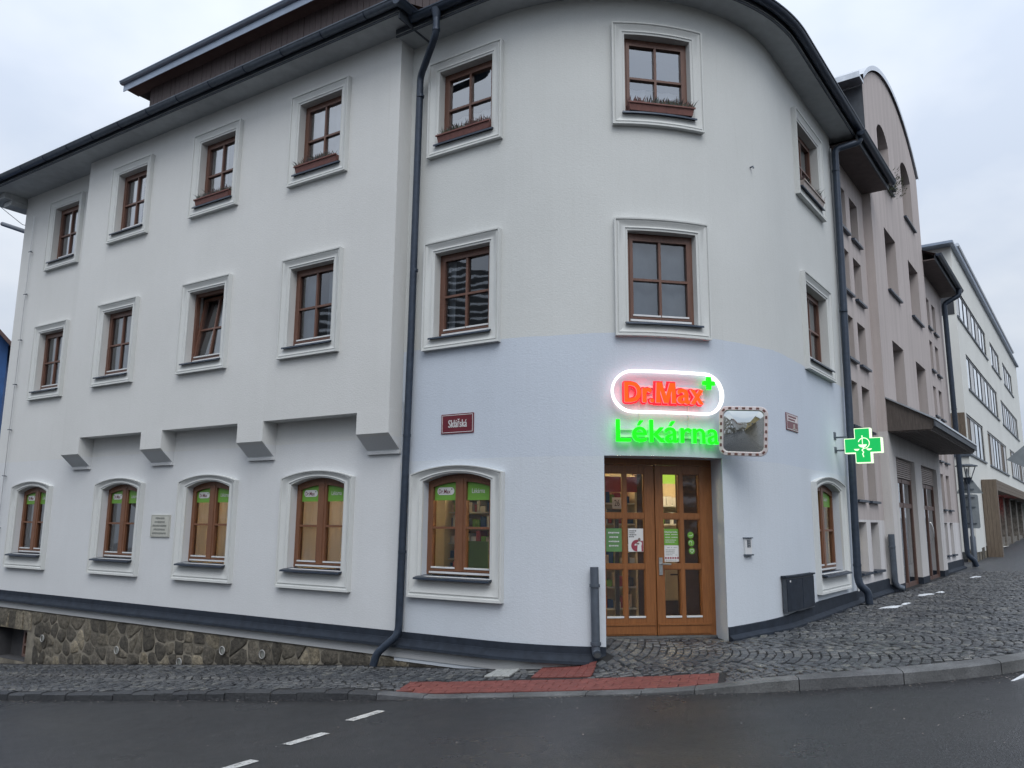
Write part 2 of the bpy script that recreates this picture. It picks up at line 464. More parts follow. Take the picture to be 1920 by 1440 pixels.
# tiled roof with rows of old snow
mt, nt, b = nodes_of('snowy_tiles')
p = pos(nt)
wv = N(nt, 'ShaderNodeTexWave', Scale=.9, Distortion=6., Detail=4.); wv.bands_direction = 'Z'; nt.links.new(p, wv.inputs['Vector'])
k_ = math2(nt, 'ADD', math2(nt, 'MULTIPLY', wv.outputs['Fac'], .5), math2(nt, 'MULTIPLY', noise(nt, .5, 4), .6))
nt.links.new(ramp(nt, k_, [(.55, (.035, .038, .042)), (.66, (.12, .125, .13)), (.76, (.62, .65, .68))]), b.inputs['Base Color']); b.inputs['Roughness'].default_value = .8
# worn road paint
mt, nt, b = nodes_of('paint_line')
c = ramp(nt, math2(nt, 'ADD', math2(nt, 'MULTIPLY', noise(nt, 60, 4, .7), .7), math2(nt, 'MULTIPLY', noise(nt, 9, 3), .3)), [(.40, (.05, .05, .052)), (.47, (.50, .50, .48)), (.7, (.64, .64, .62))])
nt.links.new(c, b.inputs['Base Color']); b.inputs['Roughness'].default_value = .65
bump(nt, b, noise(nt, 62, 4, .75), .5, .008)
for nm, cc_ in (('blind_cream', (.74, .64, .54)), ('blind_pale', (.62, .58, .52))):
    mt = MAT[nm]; nt = mt.node_tree; out = nt.nodes['Material Output']; pr = nt.nodes['Principled BSDF']
    tl = N(nt, 'ShaderNodeBsdfTranslucent'); tl.inputs['Color'].default_value = (*cc_, 1); mx = nt.nodes.new('ShaderNodeMixShader'); mx.inputs[0].default_value = .16
    nt.links.new(pr.outputs[0], mx.inputs[1]); nt.links.new(tl.outputs[0], mx.inputs[2]); nt.links.new(mx.outputs[0], out.inputs[0])
# hillside behind the viewer
mt, nt, b = nodes_of('hillside')
c = ramp(nt, noise(nt, .35, 7, .7), [(.38, (.045, .042, .035)), (.52, (.10, .09, .07)), (.62, (.55, .56, .58))])
nt.links.new(c, b.inputs['Base Color']); b.inputs['Roughness'].default_value = .95

# ------------------------------------------------------------------ builders
ORG = {}
def tag(o, label=None, cat=None, group=None, kind=None):
    if label: o['label'] = label
    if cat: o['category'] = cat
    if group: o['group'] = group
    if kind: o['kind'] = kind
    return o
def thing(name, label, cat, loc=(0, 0, 0), group=None, kind=None):
    o = bpy.data.objects.new(name, None); COL.objects.link(o)
    o.empty_display_size = .2
    o.location = loc; ORG[o.name] = tuple(loc)
    return tag(o, label, cat, group, kind)
class MB:
    def __init__(s): s.v = []; s.f = []; s.mi = []
    def add(s, vs, fs, mi=0):
        o = len(s.v); s.v += [tuple(p) for p in vs]; s.f += [tuple(i + o for i in f) for f in fs]; s.mi += [mi] * len(fs); return s
    def quad(s, a, b, c, d, mi=0): return s.add([a, b, c, d], [(0, 1, 2, 3)], mi)
    def box8(s, P, mi=0):         # P: bottom 4, top 4
        return s.add(P, [(3, 2, 1, 0), (4, 5, 6, 7), (0, 1, 5, 4), (1, 2, 6, 5), (2, 3, 7, 6), (3, 0, 4, 7)], mi)
    def slab(s, M, s0, s1, zlo, zhi, d0, d1, n=1, mi=0):
        """solid between two height curves, from depth d0 (back) to d1 (front)"""
        lo = zlo if callable(zlo) else (lambda x: zlo); hi = zhi if callable(zhi) else (lambda x: zhi)
        R = []
        for i in range(n + 1):
            x = s0 + (s1 - s0) * i / n
            R.append([M(x, d1, lo(x)), M(x, d1, hi(x)), M(x, d0, hi(x)), M(x, d0, lo(x))])
        vs = [p for r in R for p in r]; fs = []
        for i in range(n):
            a = i * 4; b_ = a + 4
            for k in range(4): fs.append((a + k, b_ + k, b_ + (k + 1) % 4, a + (k + 1) % 4)[::-1])
        fs.append((0, 1, 2, 3)[::-1]); e = n * 4; fs.append((e, e + 1, e + 2, e + 3))
        return s.add(vs, fs, mi)
    def tube(s, pts, r, n=10, cap=True, mi=0):
        pts = [Vector(p) for p in pts]; rs = r if isinstance(r, (list, tuple)) else [r] * len(pts)
        rings = []; prev = None
        for i, p in enumerate(pts):
            t = (pts[min(i + 1, len(pts) - 1)] - pts[max(i - 1, 0)]).normalized()
            if prev is None:
                a = t.orthogonal().normalized()
            else:
                a = (prev - t * prev.dot(t)).normalized()
            prev = a; b_ = t.cross(a)
            rings.append([tuple(p + (a * math.cos(2 * math.pi * k / n) + b_ * math.sin(2 * math.pi * k / n)) * rs[i]) for k in range(n)])
        vs = [q for rg in rings for q in rg]; fs = []
        for i in range(len(pts) - 1):
            for k in range(n):
                fs.append((i * n + k, i * n + (k + 1) % n, (i + 1) * n + (k + 1) % n, (i + 1) * n + k))
        if cap:
            fs.append(tuple(range(n))[::-1]); e = (len(pts) - 1) * n; fs.append(tuple(range(e, e + n)))
        return s.add(vs, fs, mi)
    def sweep(s, rows, close=False, mi=0):    # rows of points joined by quads
        n = len(rows[0]); vs = [p for r in rows for p in r]; fs = []
        for i in range(len(rows) - 1):
            for k in range(n - 1 + (1 if close else 0)):
                fs.append((i * n + k, i * n + (k + 1) % n, (i + 1) * n + (k + 1) % n, (i + 1) * n + k))
        return s.add(vs, fs, mi)
    def build(s, name, mat, parent=None, smooth=None, fix=True):
        me = bpy.data.meshes.new(name)
        o0 = ORG.get(parent.name, (0, 0, 0)) if parent else (0, 0, 0)
        me.from_pydata([(a - o0[0], b_ - o0[1], c_ - o0[2]) for a, b_, c_ in s.v], [], s.f)
        for mm in (mat if isinstance(mat, (list, tuple)) else [mat]): me.materials.append(MAT[mm])
        if isinstance(mat, (list, tuple)): me.polygons.foreach_set('material_index', s.mi)
        if smooth is not None:
            me.shade_smooth(); me.set_sharp_from_angle(angle=rad(smooth))
        me.update()
        o = bpy.data.objects.new(name, me); COL.objects.link(o)
        if parent: o.parent = parent; ORG[o.name] = o0
        return o

_txt = {}
def text_mesh(body, offset=0., res=3):
    key = (body, offset)
    if key in _txt: return _txt[key]
    cu = bpy.data.curves.new('t', 'FONT'); cu.body = body; cu.size = 1; cu.offset = offset; cu.resolution_u = res
    cu.align_x = 'CENTER'; cu.fill_mode = 'BOTH'
    ob = bpy.data.objects.new('t', cu); COL.objects.link(ob)
    dg = bpy.context.evaluated_depsgraph_get(); me = bpy.data.meshes.new_from_object(ob.evaluated_get(dg))
    V = [(v.co.x, v.co.y) for v in me.vertices]; F = [tuple(p.vertices) for p in me.polygons]
    bpy.data.objects.remove(ob); bpy.data.curves.remove(cu); bpy.data.meshes.remove(me)
    x0 = min(v[0] for v in V); x1 = max(v[0] for v in V); y0 = min(v[1] for v in V); y1 = max(v[1] for v in V)
    _txt[key] = (V, F, (x0, x1, y0, y1)); return _txt[key]
def put_text(mb, M, body, sc, width, zc, d, cap=None, thick=0., offset=0., mi=0, mi_side=None, back=None):
    """text centred at (sc, zc) fitted to a width (and optional height) on the surface M(s, d, z)"""
    V, F, (x0, x1, y0, y1) = text_mesh(body, offset)
    kx = width / (x1 - x0); ky = kx if cap is None else cap / (y1 - y0)
    f = [((x - (x0 + x1) / 2) * kx + sc, (y - (y0 + y1) / 2) * ky + zc) for x, y in V]
    mb.add([M(x, d, z) for x, z in f], F, mi)
    if thick:
        n = len(f); ed = {}
        for fc in F:
            for i in range(len(fc)):
                a, b_ = fc[i], fc[(i + 1) % len(fc)]
                ed[(a, b_)] = ed.get((a, b_), 0) + 1
        bd = [(a, b_) for (a, b_) in ed if (b_, a) not in ed]
        vs = [M(x, d, z) for x, z in f] + [M(x, d - thick, z) for x, z in f]
        mb.add(vs, [(b_, a, a + n, b_ + n) for a, b_ in bd], mi if mi_side is None else mi_side)
        mb.add([M(x, d - thick, z) for x, z in f], [fc[::-1] for fc in F], mi if back is None else back)
    return (x1 - x0) * kx, (y1 - y0) * ky

# ================================================================== the ground
def grid_sheet(name, xs, ys, zf, mat, kind='structure'):
    X, Y = np.meshgrid(xs, ys); Z = zf(X.ravel(), Y.ravel())
    V = list(zip(X.ravel().tolist(), Y.ravel().tolist(), np.asarray(Z).tolist())); nx = len(xs)
    F = [(j * nx + i, j * nx + i + 1, (j + 1) * nx + i + 1, (j + 1) * nx + i) for j in range(len(ys) - 1) for i in range(nx - 1)]
    mb = MB(); mb.v = V; mb.f = F; mb.mi = [0] * len(F)
    o = mb.build(name, mat, smooth=60); return tag(o, kind=kind)
xs = np.concatenate([np.linspace(-300, -30, 12), np.linspace(-25, 30, 140), np.linspace(36, 300, 12)])
ys = np.concatenate([np.linspace(-300, -12, 12), np.linspace(-8, 30, 110), np.linspace(34, 300, 14)])
road = grid_sheet('road', xs, ys, zroad, 'asphalt')
ORG[road.name] = (0, 0, 0)

# pavement sheet: from the kerb's inner edge to inside the walls
KW = .16
pv = MB(); rows = []
tt = np.concatenate([np.arange(kerb_t(-24), kerb_t(16.5), .15), np.linspace(kerb_t(16.6), kerb_t(40), 30)])
sv = np.interp(tt, [kerb_t(-24), kerb_t(-7.38), kerb_t(-1.0), kerb_t(1.6), kerb_t(4.0), kerb_t(8.2), kerb_t(16.5), kerb_t(40)], [-24, -8, -.4, 2.0, 4.2, 12, 24, 62])
for t, s in zip(tt, sv):
    a = kerb_pt(t, KW * .6); q = np.array(W(s, -.6)[:2])
    rows.append([a + (q - a) * f for f in np.linspace(0, 1, 12)])
flat = np.array([p for r in rows for p in r]); zz = zpav(flat[:, 0], flat[:, 1]) - .022
pts = [(p[0], p[1], z) for p, z in zip(flat.tolist(), zz.tolist())]
pv.sweep([pts[i * 12:(i + 1) * 12] for i in range(len(rows))])
PAVEMENT = tag(pv.build('pavement', 'sett_far', smooth=60), kind='structure')
ORG[PAVEMENT.name] = (0, 0, 0)

# kerb stones, one by one
KERB_O = thing('kerb', None, None, kind='structure')
def kerb_stone(t0, t1, w=KW, jit=0., name='kerbstone', mat='granite'):
    mb = MB(); n = max(2, int((t1 - t0) / .25)); rws = []
    jz, jw = random.uniform(-jit, jit), random.uniform(-jit, jit)
    for i in range(n + 1):
        t = t0 + (t1 - t0) * i / n
        o_ = kerb_pt(t, jw); q = kerb_pt(t, w + jw * .5); zo = float(zroad(*o_)); h = float(kerb_h(t)) + jz
        zi = float(zroad(*q)) + h
        c1 = .016 + jit * .5
        o2 = kerb_pt(t, jw + .012 + c1)
        rws.append([(o_[0], o_[1], zo - .1), (*kerb_pt(t, jw + .006), zo + h - c1), (o2[0], o2[1], zo + h), (*kerb_pt(t, w + jw * .5 - .012), zi), (q[0], q[1], zi - .012), (q[0], q[1], zi - .15)])
    mb.sweep(rws); mb.add(rws[0], [(0, 1, 2, 3, 4, 5)]); mb.add(rws[-1], [(5, 4, 3, 2, 1, 0)])
    return mb.build(name, mat, KERB_O, smooth=40)
t = kerb_t(-14)
while t < TL0: L = random.uniform(.24, .44); kerb_stone(t + .004, t + L - .004, jit=.010, mat='granite_dark'); t += L
while t < TR0: L = random.uniform(.5, .85); kerb_stone(t + .004, t + L - .004, jit=.005); t += L
while t < kerb_t(11): kerb_stone(t + .003, t + .994, w=.18, jit=.001); t += 1.0

# tactile red setts along the lowered kerb, patch by the wall, white patch
def brick_mesh(L, B, h=.03):
    mb = MB(); c = .006; l, b_ = L / 2, B / 2
    vs = [(-l, -b_, -h), (l, -b_, -h), (l, b_, -h), (-l, b_, -h), (-l, -b_, -c), (l, -b_, -c), (l, b_, -c), (-l, b_, -c),
          (-l + c, -b_ + c, 0), (l - c, -b_ + c, 0), (l - c, b_ - c, 0), (-l + c, b_ - c, 0)]
    fs = [(8, 9, 10, 11)] + [(i, (i + 1) % 4, 4 + (i + 1) % 4, 4 + i) for i in range(4)] + [(4 + i, 4 + (i + 1) % 4, 8 + (i + 1) % 4, 8 + i) for i in range(4)]
    me = bpy.data.meshes.new('brick'); me.from_pydata(vs, [], fs); me.update(); return me
def lay(me, name, X, Y, ang, parent, dz=0., tilt=.012):
    e = .05; z = float(zpav(X, Y)[0])
    zx = float(zpav(X + e, Y)[0]) - z; zy = float(zpav(X, Y + e)[0]) - z
    nrm = Vector((-zx / e, -zy / e, 1)).normalized()
    ux = Vector((math.cos(ang), math.sin(ang), 0)); ux = (ux - nrm * ux.dot(nrm)).normalized(); uy = nrm.cross(ux)
    mt = Matrix((ux, uy, nrm)).transposed().to_4x4(); mt.translation = (X, Y, z + dz)
    mt = mt @ Matrix.Rotation(random.uniform(-tilt, tilt), 4, 'X') @ Matrix.Rotation(random.uniform(-tilt, tilt), 4, 'Y')
    o = bpy.data.objects.new(name, me); COL.objects.link(o); o.parent = parent; o.matrix_local = mt
    return o
rb = brick_mesh(.197, .0975); rb.materials.append(MAT['red_brick'])
wb = brick_mesh(.098, .098); wb.materials.append(MAT['white_tile'])
tr0, tr1 = kerb_t(-1.36), kerb_t(2.05)
hb = brick_mesh(.097, .0975); hb.materials.append(MAT['red_brick'])
for row in range(4):
    w = KW + .06 + row * .1
    ct_ = np.linspace(tr0, tr1, 200); cp = np.array([kerb_pt(t, w) for t in ct_])
    cl_ = np.concatenate([[0], np.cumsum(np.linalg.norm(np.diff(cp, axis=0), axis=1))]); at_ = lambda q: np.array([np.interp(q, cl_, cp[:, 0]), np.interp(q, cl_, cp[:, 1])])
    n_ = int(round(cl_[-1] / .1)); f_ = cl_[-1] / n_; q = 0
    while q < n_:
        L_ = 1 if ((q == 0 and row % 2) or q == n_ - 1) else 2
        p = at_((q + L_ / 2) * f_); a = at_((q + L_) * f_) - at_(q * f_)
        lay(hb if L_ == 1 else rb, 'red_paver', p[0], p[1], math.atan2(a[1], a[0]), PAVEMENT, .004, .006); q += L_
RED2 = [(.25, 9.70), (.40, 10.18), (1.04, 9.98), (.92, 9.44)]
WHITE = [(-.31, 9.98), (-.16, 10.36), (.13, 10.27), (.0, 9.87)]
def quad_bricks(Q, nx, ny, me, name):
    Q = [np.array(q) for q in Q]
    for j in range(ny):
        for i in range(nx):
            u = (i + .5) / nx; v = (j + .5) / ny
            p = (Q[0] * (1 - u) + Q[3] * u) * (1 - v) + (Q[1] * (1 - u) + Q[2] * u) * v
            a = (Q[3] - Q[0]); lay(me, name, p[0], p[1], math.atan2(a[1], a[0]), PAVEMENT, .004, .006)
quad_bricks(RED2, 7, 5, hb, 'red_paver')
quad_bricks(WHITE, 3, 4, wb, 'white_paver')

# setts in segmental arcs
def in_quad(X, Y, Q, grow=0.):
    c = np.mean(Q, axis=0); Q = [c + (np.array(q) - c) * (1 + grow) for q in Q]; r = np.ones(len(X), bool); sgn = 0
    for i in range(4):
        a, b_ = Q[i], Q[(i + 1) % 4]
        cr = (b_[0] - a[0]) * (Y - a[1]) - (b_[1] - a[1]) * (X - a[0])
        if sgn == 0: sgn = np.sign((b_[0] - a[0]) * (c[1] - a[1]) - (b_[1] - a[1]) * (c[0] - a[0]))
        r &= cr * sgn > 0
    return r
S0 = .092
P_, A_ = [], []
WC = 1.18; NP = 13
for cidx in range(-8, 18):
    ks = np.arange(-215, 140)
    for k in ks:
        off = (k % 2) * .5
        for i in range(NP):
            p = (i + .5 + off * .6) / NP
            if p >= 1: continue
            x = 2 * p - 1
            vv = cidx * WC + p * WC; uu = k * (S0 + .006) + .30 * (1 - x * x)
            P_.append((uu, vv)); A_.append(math.atan2(-.30 * 2 * x * 2 / WC, 1))
P_ = np.array(P_); A_ = np.array(A_)
X = PA[0] + dl[0] * P_[:, 0] + nl[0] * P_[:, 1] * 1.0; Y = PA[1] + dl[1] * P_[:, 0] + nl[1] * P_[:, 1]
X += rng.normal(0, .005, len(X)); Y += rng.normal(0, .005, len(Y))
ok = (Y < 22.5) & (X > -11) & (X < 15.5) & (X < .70 * Y + .6) & (X > -.70 * Y - .5)
X, Y, A_ = X[ok], Y[ok], A_[ok]
kt, kw = kerb_near(X, Y); od = outside(X, Y)
sR = (X - PB[0]) * dr[0] + (Y - PB[1]) * dr[1] + SA
door_c = np.array(W(2.41)[:2])
niche = (np.abs((X - 1.945) * .983 + (Y - 10.193) * .184) < .76) & (((X - 1.945) * -.184 + (Y - 10.193) * .983) < .33) & (((X - 1.945) * -.184 + (Y - 10.193) * .983) > -.2)
ok = (kw > KW + .055) & ((od > .10) | niche)
red = (kt > tr0 - .02) & (kt < tr1 + .02) & (kw < KW + .06 + .4 + .0)
ok &= ~red & ~in_quad(X, Y, RED2, .13) & ~in_quad(X, Y, WHITE, .2)
ok &= ~((sR > 10.9) & (od < .22))
X, Y, A_ = X[ok], Y[ok], A_[ok]
base_ang = math.atan2(nl[1], nl[0])
Z = zpav(X, Y) + rng.normal(0, .0035, len(X))
e = .05
GX = (zpav(X + e, Y) - zpav(X - e, Y)) / (2 * e); GY = (zpav(X, Y + e) - zpav(X, Y - e)) / (2 * e)
GX += rng.normal(0, .022, len(X)); GY += rng.normal(0, .022, len(X))
ang = base_ang - A_ + rng.normal(0, .05, len(X))
sx = (S0 - .010) / 2 * rng.uniform(.90, 1.06, len(X)); sy = (S0 - .011) / 2 * rng.uniform(.88, 1.06, len(X))
dist = np.hypot(X, Y)
order = np.argsort(dist)
def sett_verts(i, local=False):
    r_ = np.random.default_rng(int(i) + 1)
    cs, sn = math.cos(ang[i]), math.sin(ang[i]); out = []
    cor = np.array([(-1, -1), (1, -1), (1, 1), (-1, 1)]) * (1 + r_.normal(0, .04, (4, 2)))
    for lev, (f, dz) in enumerate(((1, -.03), (1.0, -.008), (.88, -.001))):
        for qx, qy in cor:
            a, b_ = qx * sx[i] * f, qy * sy[i] * f
            x, y = a * cs - b_ * sn, a * sn + b_ * cs
            zz_ = Z[i] + GX[i] * x + GY[i] * y + dz
            out.append((x, y, zz_ - Z[i]) if local else (X[i] + x, Y[i] + y, zz_))
    out.append((0, 0, .003) if local else (X[i], Y[i], Z[i] + .003))
    return out
SF = [(i, (i + 1) % 4, 4 + (i + 1) % 4, 4 + i) for i in range(4)] + [(4 + i, 4 + (i + 1) % 4, 8 + (i + 1) % 4, 8 + i) for i in range(4)] + [(8 + i, 8 + (i + 1) % 4, 12) for i in range(4)]
for i in order[:300]:
    me = bpy.data.meshes.new('sett'); me.from_pydata(sett_verts(i, True), [], SF); me.materials.append(MAT['sett']); me.update()
    o = bpy.data.objects.new('sett', me); COL.objects.link(o); o.parent = PAVEMENT; o.location = (X[i], Y[i], Z[i])
mb = MB()
for i in order[300:]: mb.add(sett_verts(i), SF)
so = mb.build('setts', 'sett', PAVEMENT); so['kind'] = 'stuff'
# dark joint bed under the setts
mb = MB(); jr = []
for t, s in zip(tt, sv):
    a = kerb_pt(t, KW * .6); q = np.array(W(s, -.55)[:2])
    if a[1] < 23 and a[0] > -12: jr.append([a + (q - a) * f for f in np.linspace(0, 1, 16)])
fl = np.array([p for r in jr for p in r]); zz = zpav(fl[:, 0], fl[:, 1]) - .014
keep = fl[:, 1] < 22.6
pts = [(p[0], p[1], z) for p, z in zip(fl.tolist(), zz.tolist())]
for i in range(len(jr) - 1):
    for k in range(15):
        a = i * 16 + k
        if keep[a] and keep[a + 16] and keep[a + 1] and keep[a + 17]: mb.quad(pts[a], pts[a + 16], pts[a + 17], pts[a + 1])
mb.build('joint_bed', 'joint', PAVEMENT, smooth=60)

# grit and leaf scraps washed along the kerb and into the joints
mb = MB(); r_ = random.Random(21)
for _ in range(900):
    if r_.random() < .75:
        q = kerb_pt(r_.uniform(kerb_t(-9), kerb_t(5.2)), -abs(r_.gauss(0, .09)) - .01); z = float(zroad(*q)) + .003
    else:
        q = np.array([r_.uniform(-6, 5), r_.uniform(5.5, 8.6)]); z = float(zroad(*q)) + .003
        if kerb_near(q[0], q[1])[1][0] > -.02: continue
    L_ = r_.uniform(.003, .013); an = r_.uniform(0, 6.28); ux_, uy_ = math.cos(an) * L_, math.sin(an) * L_
    mb.add([(q[0] - ux_, q[1] - uy_, z), (q[0] + uy_ * .5, q[1] - ux_ * .5, z + .003), (q[0] + ux_, q[1] + uy_, z + r_.uniform(0, .006)), (q[0] - uy_ * .5, q[1] + ux_ * .5, z + .002)], [(0, 1, 2, 3)], r_.choice((0, 0, 1)))
o = mb.build('road_grit', ['box_tan', 'panel_grey'], road); o['kind'] = 'stuff'
# painted dashes on the road
for (a, b_) in (((-1.62, 8.54), (-1.35, 8.91)), ((-2.02, 7.69), (-1.75, 8.06)), ((-2.42, 6.84), (-2.15, 7.20)), ((-2.82, 6.0), (-2.55, 6.36))):
    a, b_ = np.array(a), np.array(b_); t_ = (b_ - a) / np.linalg.norm(b_ - a); n_ = np.array([-t_[1], t_[0]]) * .062
    mb = MB(); rws = []
    for i in range(9):
        p = a + (b_ - a) * i / 8
        j = [random.uniform(-.008, .008) for _ in range(2)]
        rws.append([(*(p - n_ * (1 + j[0] * 8)), float(zroad(*(p - n_))) + .004), (*p, float(zroad(*p)) + .005), (*(p + n_ * (1 + j[1] * 8)), float(zroad(*(p + n_))) + .004)])
    mb.sweep(rws); o = mb.build('lane_dash', 'paint_line', road)

# thawing snow
def snow(loc, rx, ry, ang, label, seed, h=.022):
    r_ = random.Random(seed); mb = MB(); n = 22; rings = []
    for f, hh in ((1.0, -.02), (.86, .4), (.55, .85), (.2, 1.)):
        rg = []
        for k in range(n):
            a = 2 * math.pi * k / n; q = 1 + .34 * math.sin(3 * a + seed) + .22 * math.sin(5 * a + 2 * seed) + r_.uniform(-.1, .1)
            x, y = rx * q * f * math.cos(a), ry * q * f * math.sin(a)
            X_, Y_ = loc[0] + x * math.cos(ang) - y * math.sin(ang), loc[1] + x * math.sin(ang) + y * math.cos(ang)
            z0 = float(zpav(X_, Y_)[0]) if kerb_near(X_, Y_)[1][0] > 0 else float(zroad(X_, Y_))
            rg.append((X_, Y_, z0 + h * hh * r_.uniform(.8, 1.2)))
        rings.append(rg)
    mb.sweep([r + [r[0]] for r in rings]); mb.add(rings[-1], [tuple(range(n))])
    o = mb.build('snow_patch', 'snow', smooth=80); tag(o, label, 'snow', 'patches of thawing snow')
snow((6.0, 12.95), .20, .07, .5, 'thawing snow patch on the setts nearest to the corner building', 1)
snow((6.42, 13.35), .14, .025, .7, 'thin streak of snow beside the nearest snow patch on the setts', 2)
snow((7.6, 15.05), .24, .07, .6, 'oblong snow patch on the setts in front of the pink building entrance', 3)
snow((8.1, 15.45), .12, .04, .6, 'small scrap of snow just beyond the oblong patch by the entrance', 6)
snow((11.3, 19.9), .3, .06, .7, 'farthest flat smear of snow on the setts before the lamp post', 4)
snow((5.02, 8.06), .2, .04, .45, 'snow left against the kerb at the right edge of the road', 5)

# the far side of the street, behind the viewer: bank, railing, houses (seen in the mirror and the panes)
mb = MB(); rws = []
for i in range(41):
    a = rad(-205 + i * 5.6)
    rr_ = []
    for k, (R_, h_) in enumerate(((27, -.9), (29, .5), (40, 4.5), (60, 9.), (95, 14))):
        q = R_ * (1 + .05 * math.sin(i * 1.3 + k)); h = h_ * (1 + .2 * math.sin(i * .7 + k * 2))
        rr_.append((q * math.cos(a), q * math.sin(a), h))
    rws.append(rr_)
tag(mb.sweep(rws).build('hillside', 'hillside', smooth=60), kind='structure')

# ================================================================== walls with openings
def arch_fn(s0, s1, zs, rise):
    sm, hw = (s0 + s1) / 2, (s1 - s0) / 2
    if rise <= 0: return lambda s: zs
    R_ = (hw * hw + rise * rise) / (2 * rise)
    return lambda s: zs + math.sqrt(max(R_ * R_ - min(abs(s - sm), hw) ** 2, 0)) - (R_ - rise)
class Op:
    def __init__(s, s0, s1, zb, zs, rise=0., dep=.26, reveal=True):
        s.s0, s.s1, s.zb, s.zs, s.rise, s.dep, s.reveal = s0, s1, zb, zs, rise, dep, reveal
        s.top = arch_fn(s0, s1, zs, rise)
def wall(mb, M, s0, s1, zlo, zhi, ops, d=0., step=.3, mi=0):
    lo = zlo if callable(zlo) else (lambda x: zlo); hi = zhi if callable(zhi) else (lambda x: zhi)
    br = set(np.round(np.linspace(s0, s1, max(2, int((s1 - s0) / step) + 1)), 4).tolist())
    for o in ops:
        n = 14 if o.rise else 3
        br |= set(round(o.s0 + (o.s1 - o.s0) * k / n, 4) for k in range(n + 1))
    br = sorted(x for x in br if s0 - 1e-6 <= x <= s1 + 1e-6)
    br = [x for i, x in enumerate(br) if i == 0 or x - br[i - 1] > 1e-4]
    for a, b_ in zip(br, br[1:]):
        mid = (a + b_) / 2
        cov = sorted([o for o in ops if o.s0 < mid < o.s1], key=lambda o: o.zb)
        zl = (lo(a), lo(b_))
        for o in cov:
            if o.zb > min(zl) + 1e-4: mb.quad(M(a, d, zl[0]), M(b_, d, zl[1]), M(b_, d, o.zb), M(a, d, o.zb), mi)
            zl = (o.top(a), o.top(b_))
        mb.quad(M(a, d, zl[0]), M(b_, d, zl[1]), M(b_, d, hi(b_)), M(a, d, hi(a)), mi)
    for o in ops:
        if not o.reveal: continue
        n = 14 if o.rise else 4; di = d - o.dep
        mb.quad(M(o.s0, d, o.zb), M(o.s0, di, o.zb), M(o.s0, di, o.top(o.s0)), M(o.s0, d, o.top(o.s0)), mi)
        mb.quad(M(o.s1, di, o.zb), M(o.s1, d, o.zb), M(o.s1, d, o.top(o.s1)), M(o.s1, di, o.top(o.s1)), mi)
        for k in range(n):
            a = o.s0 + (o.s1 - o.s0) * k / n; b_ = o.s0 + (o.s1 - o.s0) * (k + 1) / n
            mb.quad(M(a, d, o.top(a)), M(a, di, o.top(a)), M(b_, di, o.top(b_)), M(b_, d, o.top(b_)), mi)
            mb.quad(M(a, d, o.zb), M(b_, d, o.zb), M(b_, di, o.zb), M(a, di, o.zb), mi)

def surround(M, op, side, top, bot, d, bulge=1.):
    """moulded plaster frame round an opening"""
    n = 12
    def ring(ex, et, eb):
        a, b_ = op.s0 - ex, op.s1 + ex
        f = arch_fn(a, b_, op.zs + et * (1. if op.rise else 1.), op.rise * 1.08 if op.rise else 0)
        z0 = op.zb - eb
        P = [(a + (b_ - a) * k / n, z0) for k in range(n)] + [(b_, z0 + (f(b_) - z0) * k / 4) for k in range(4)]
        P += [(b_ - (b_ - a) * k / n, f(b_ - (b_ - a) * k / n)) for k in range(n)] + [(a, f(a) - (f(a) - z0) * k / 4) for k in range(4)]
        return P
    prof = [(0, 0), (0, .030), (.16, .034), (.20, .046), (.34, .040), (.55, .048), (.70, .066), (.76, .070), (.78, .058), (.86, .060), (.88, .078), (1, .080), (1, 0)]
    rows = []
    for t, dd in prof:
        R_ = ring(side * t, top * t, bot * t); R_.append(R_[0])
        rows.append([M(x, d + dd * bulge, z) for x, z in R_])
    mb = MB(); mb.sweep(rows); return mb

def sill_board(M, op, d, out=.15, over=.045, th=.022, drop=.03):
    mb = MB(); n = 8
    a, b_ = op.s0 - over, op.s1 + over; rows = []
    for k in range(n + 1):
        x = a + (b_ - a) * k / n
        inn = op.s0 <= x <= op.s1
        rows.append([M(x, d - (.14 if inn else 0.02), op.zb + .012), M(x, d + out, op.zb + .012 - drop), M(x, d + out + .004, op.zb - drop - .012), M(x, d + out - .012, op.zb - drop - .012), M(x, d + out - .014, op.zb - .004 - drop), M(x, d - .02, op.zb - .008)])
    mb.sweep(rows); mb.add(rows[0], [(0, 1, 2, 3, 4, 5)]); mb.add(rows[-1], [(5, 4, 3, 2, 1, 0)])
    return mb

CUR = {}
def curtain(M, x0, x1, z0, z1, d, amp=.018, freq=34., skew=0.):
    mb = MB(); n = max(6, int((x1 - x0) * 60)); rows = []
    ph = random.uniform(0, 6)
    for k in range(n + 1):
        x = x0 + (x1 - x0) * k / n; w = amp * math.sin(freq * x + ph) + amp * .5 * math.sin(freq * .43 * x + ph * 2)
        rows.append([M(x + skew, d + w, z0), M(x, d + w * .8, z1)])
    return mb.sweep(rows)

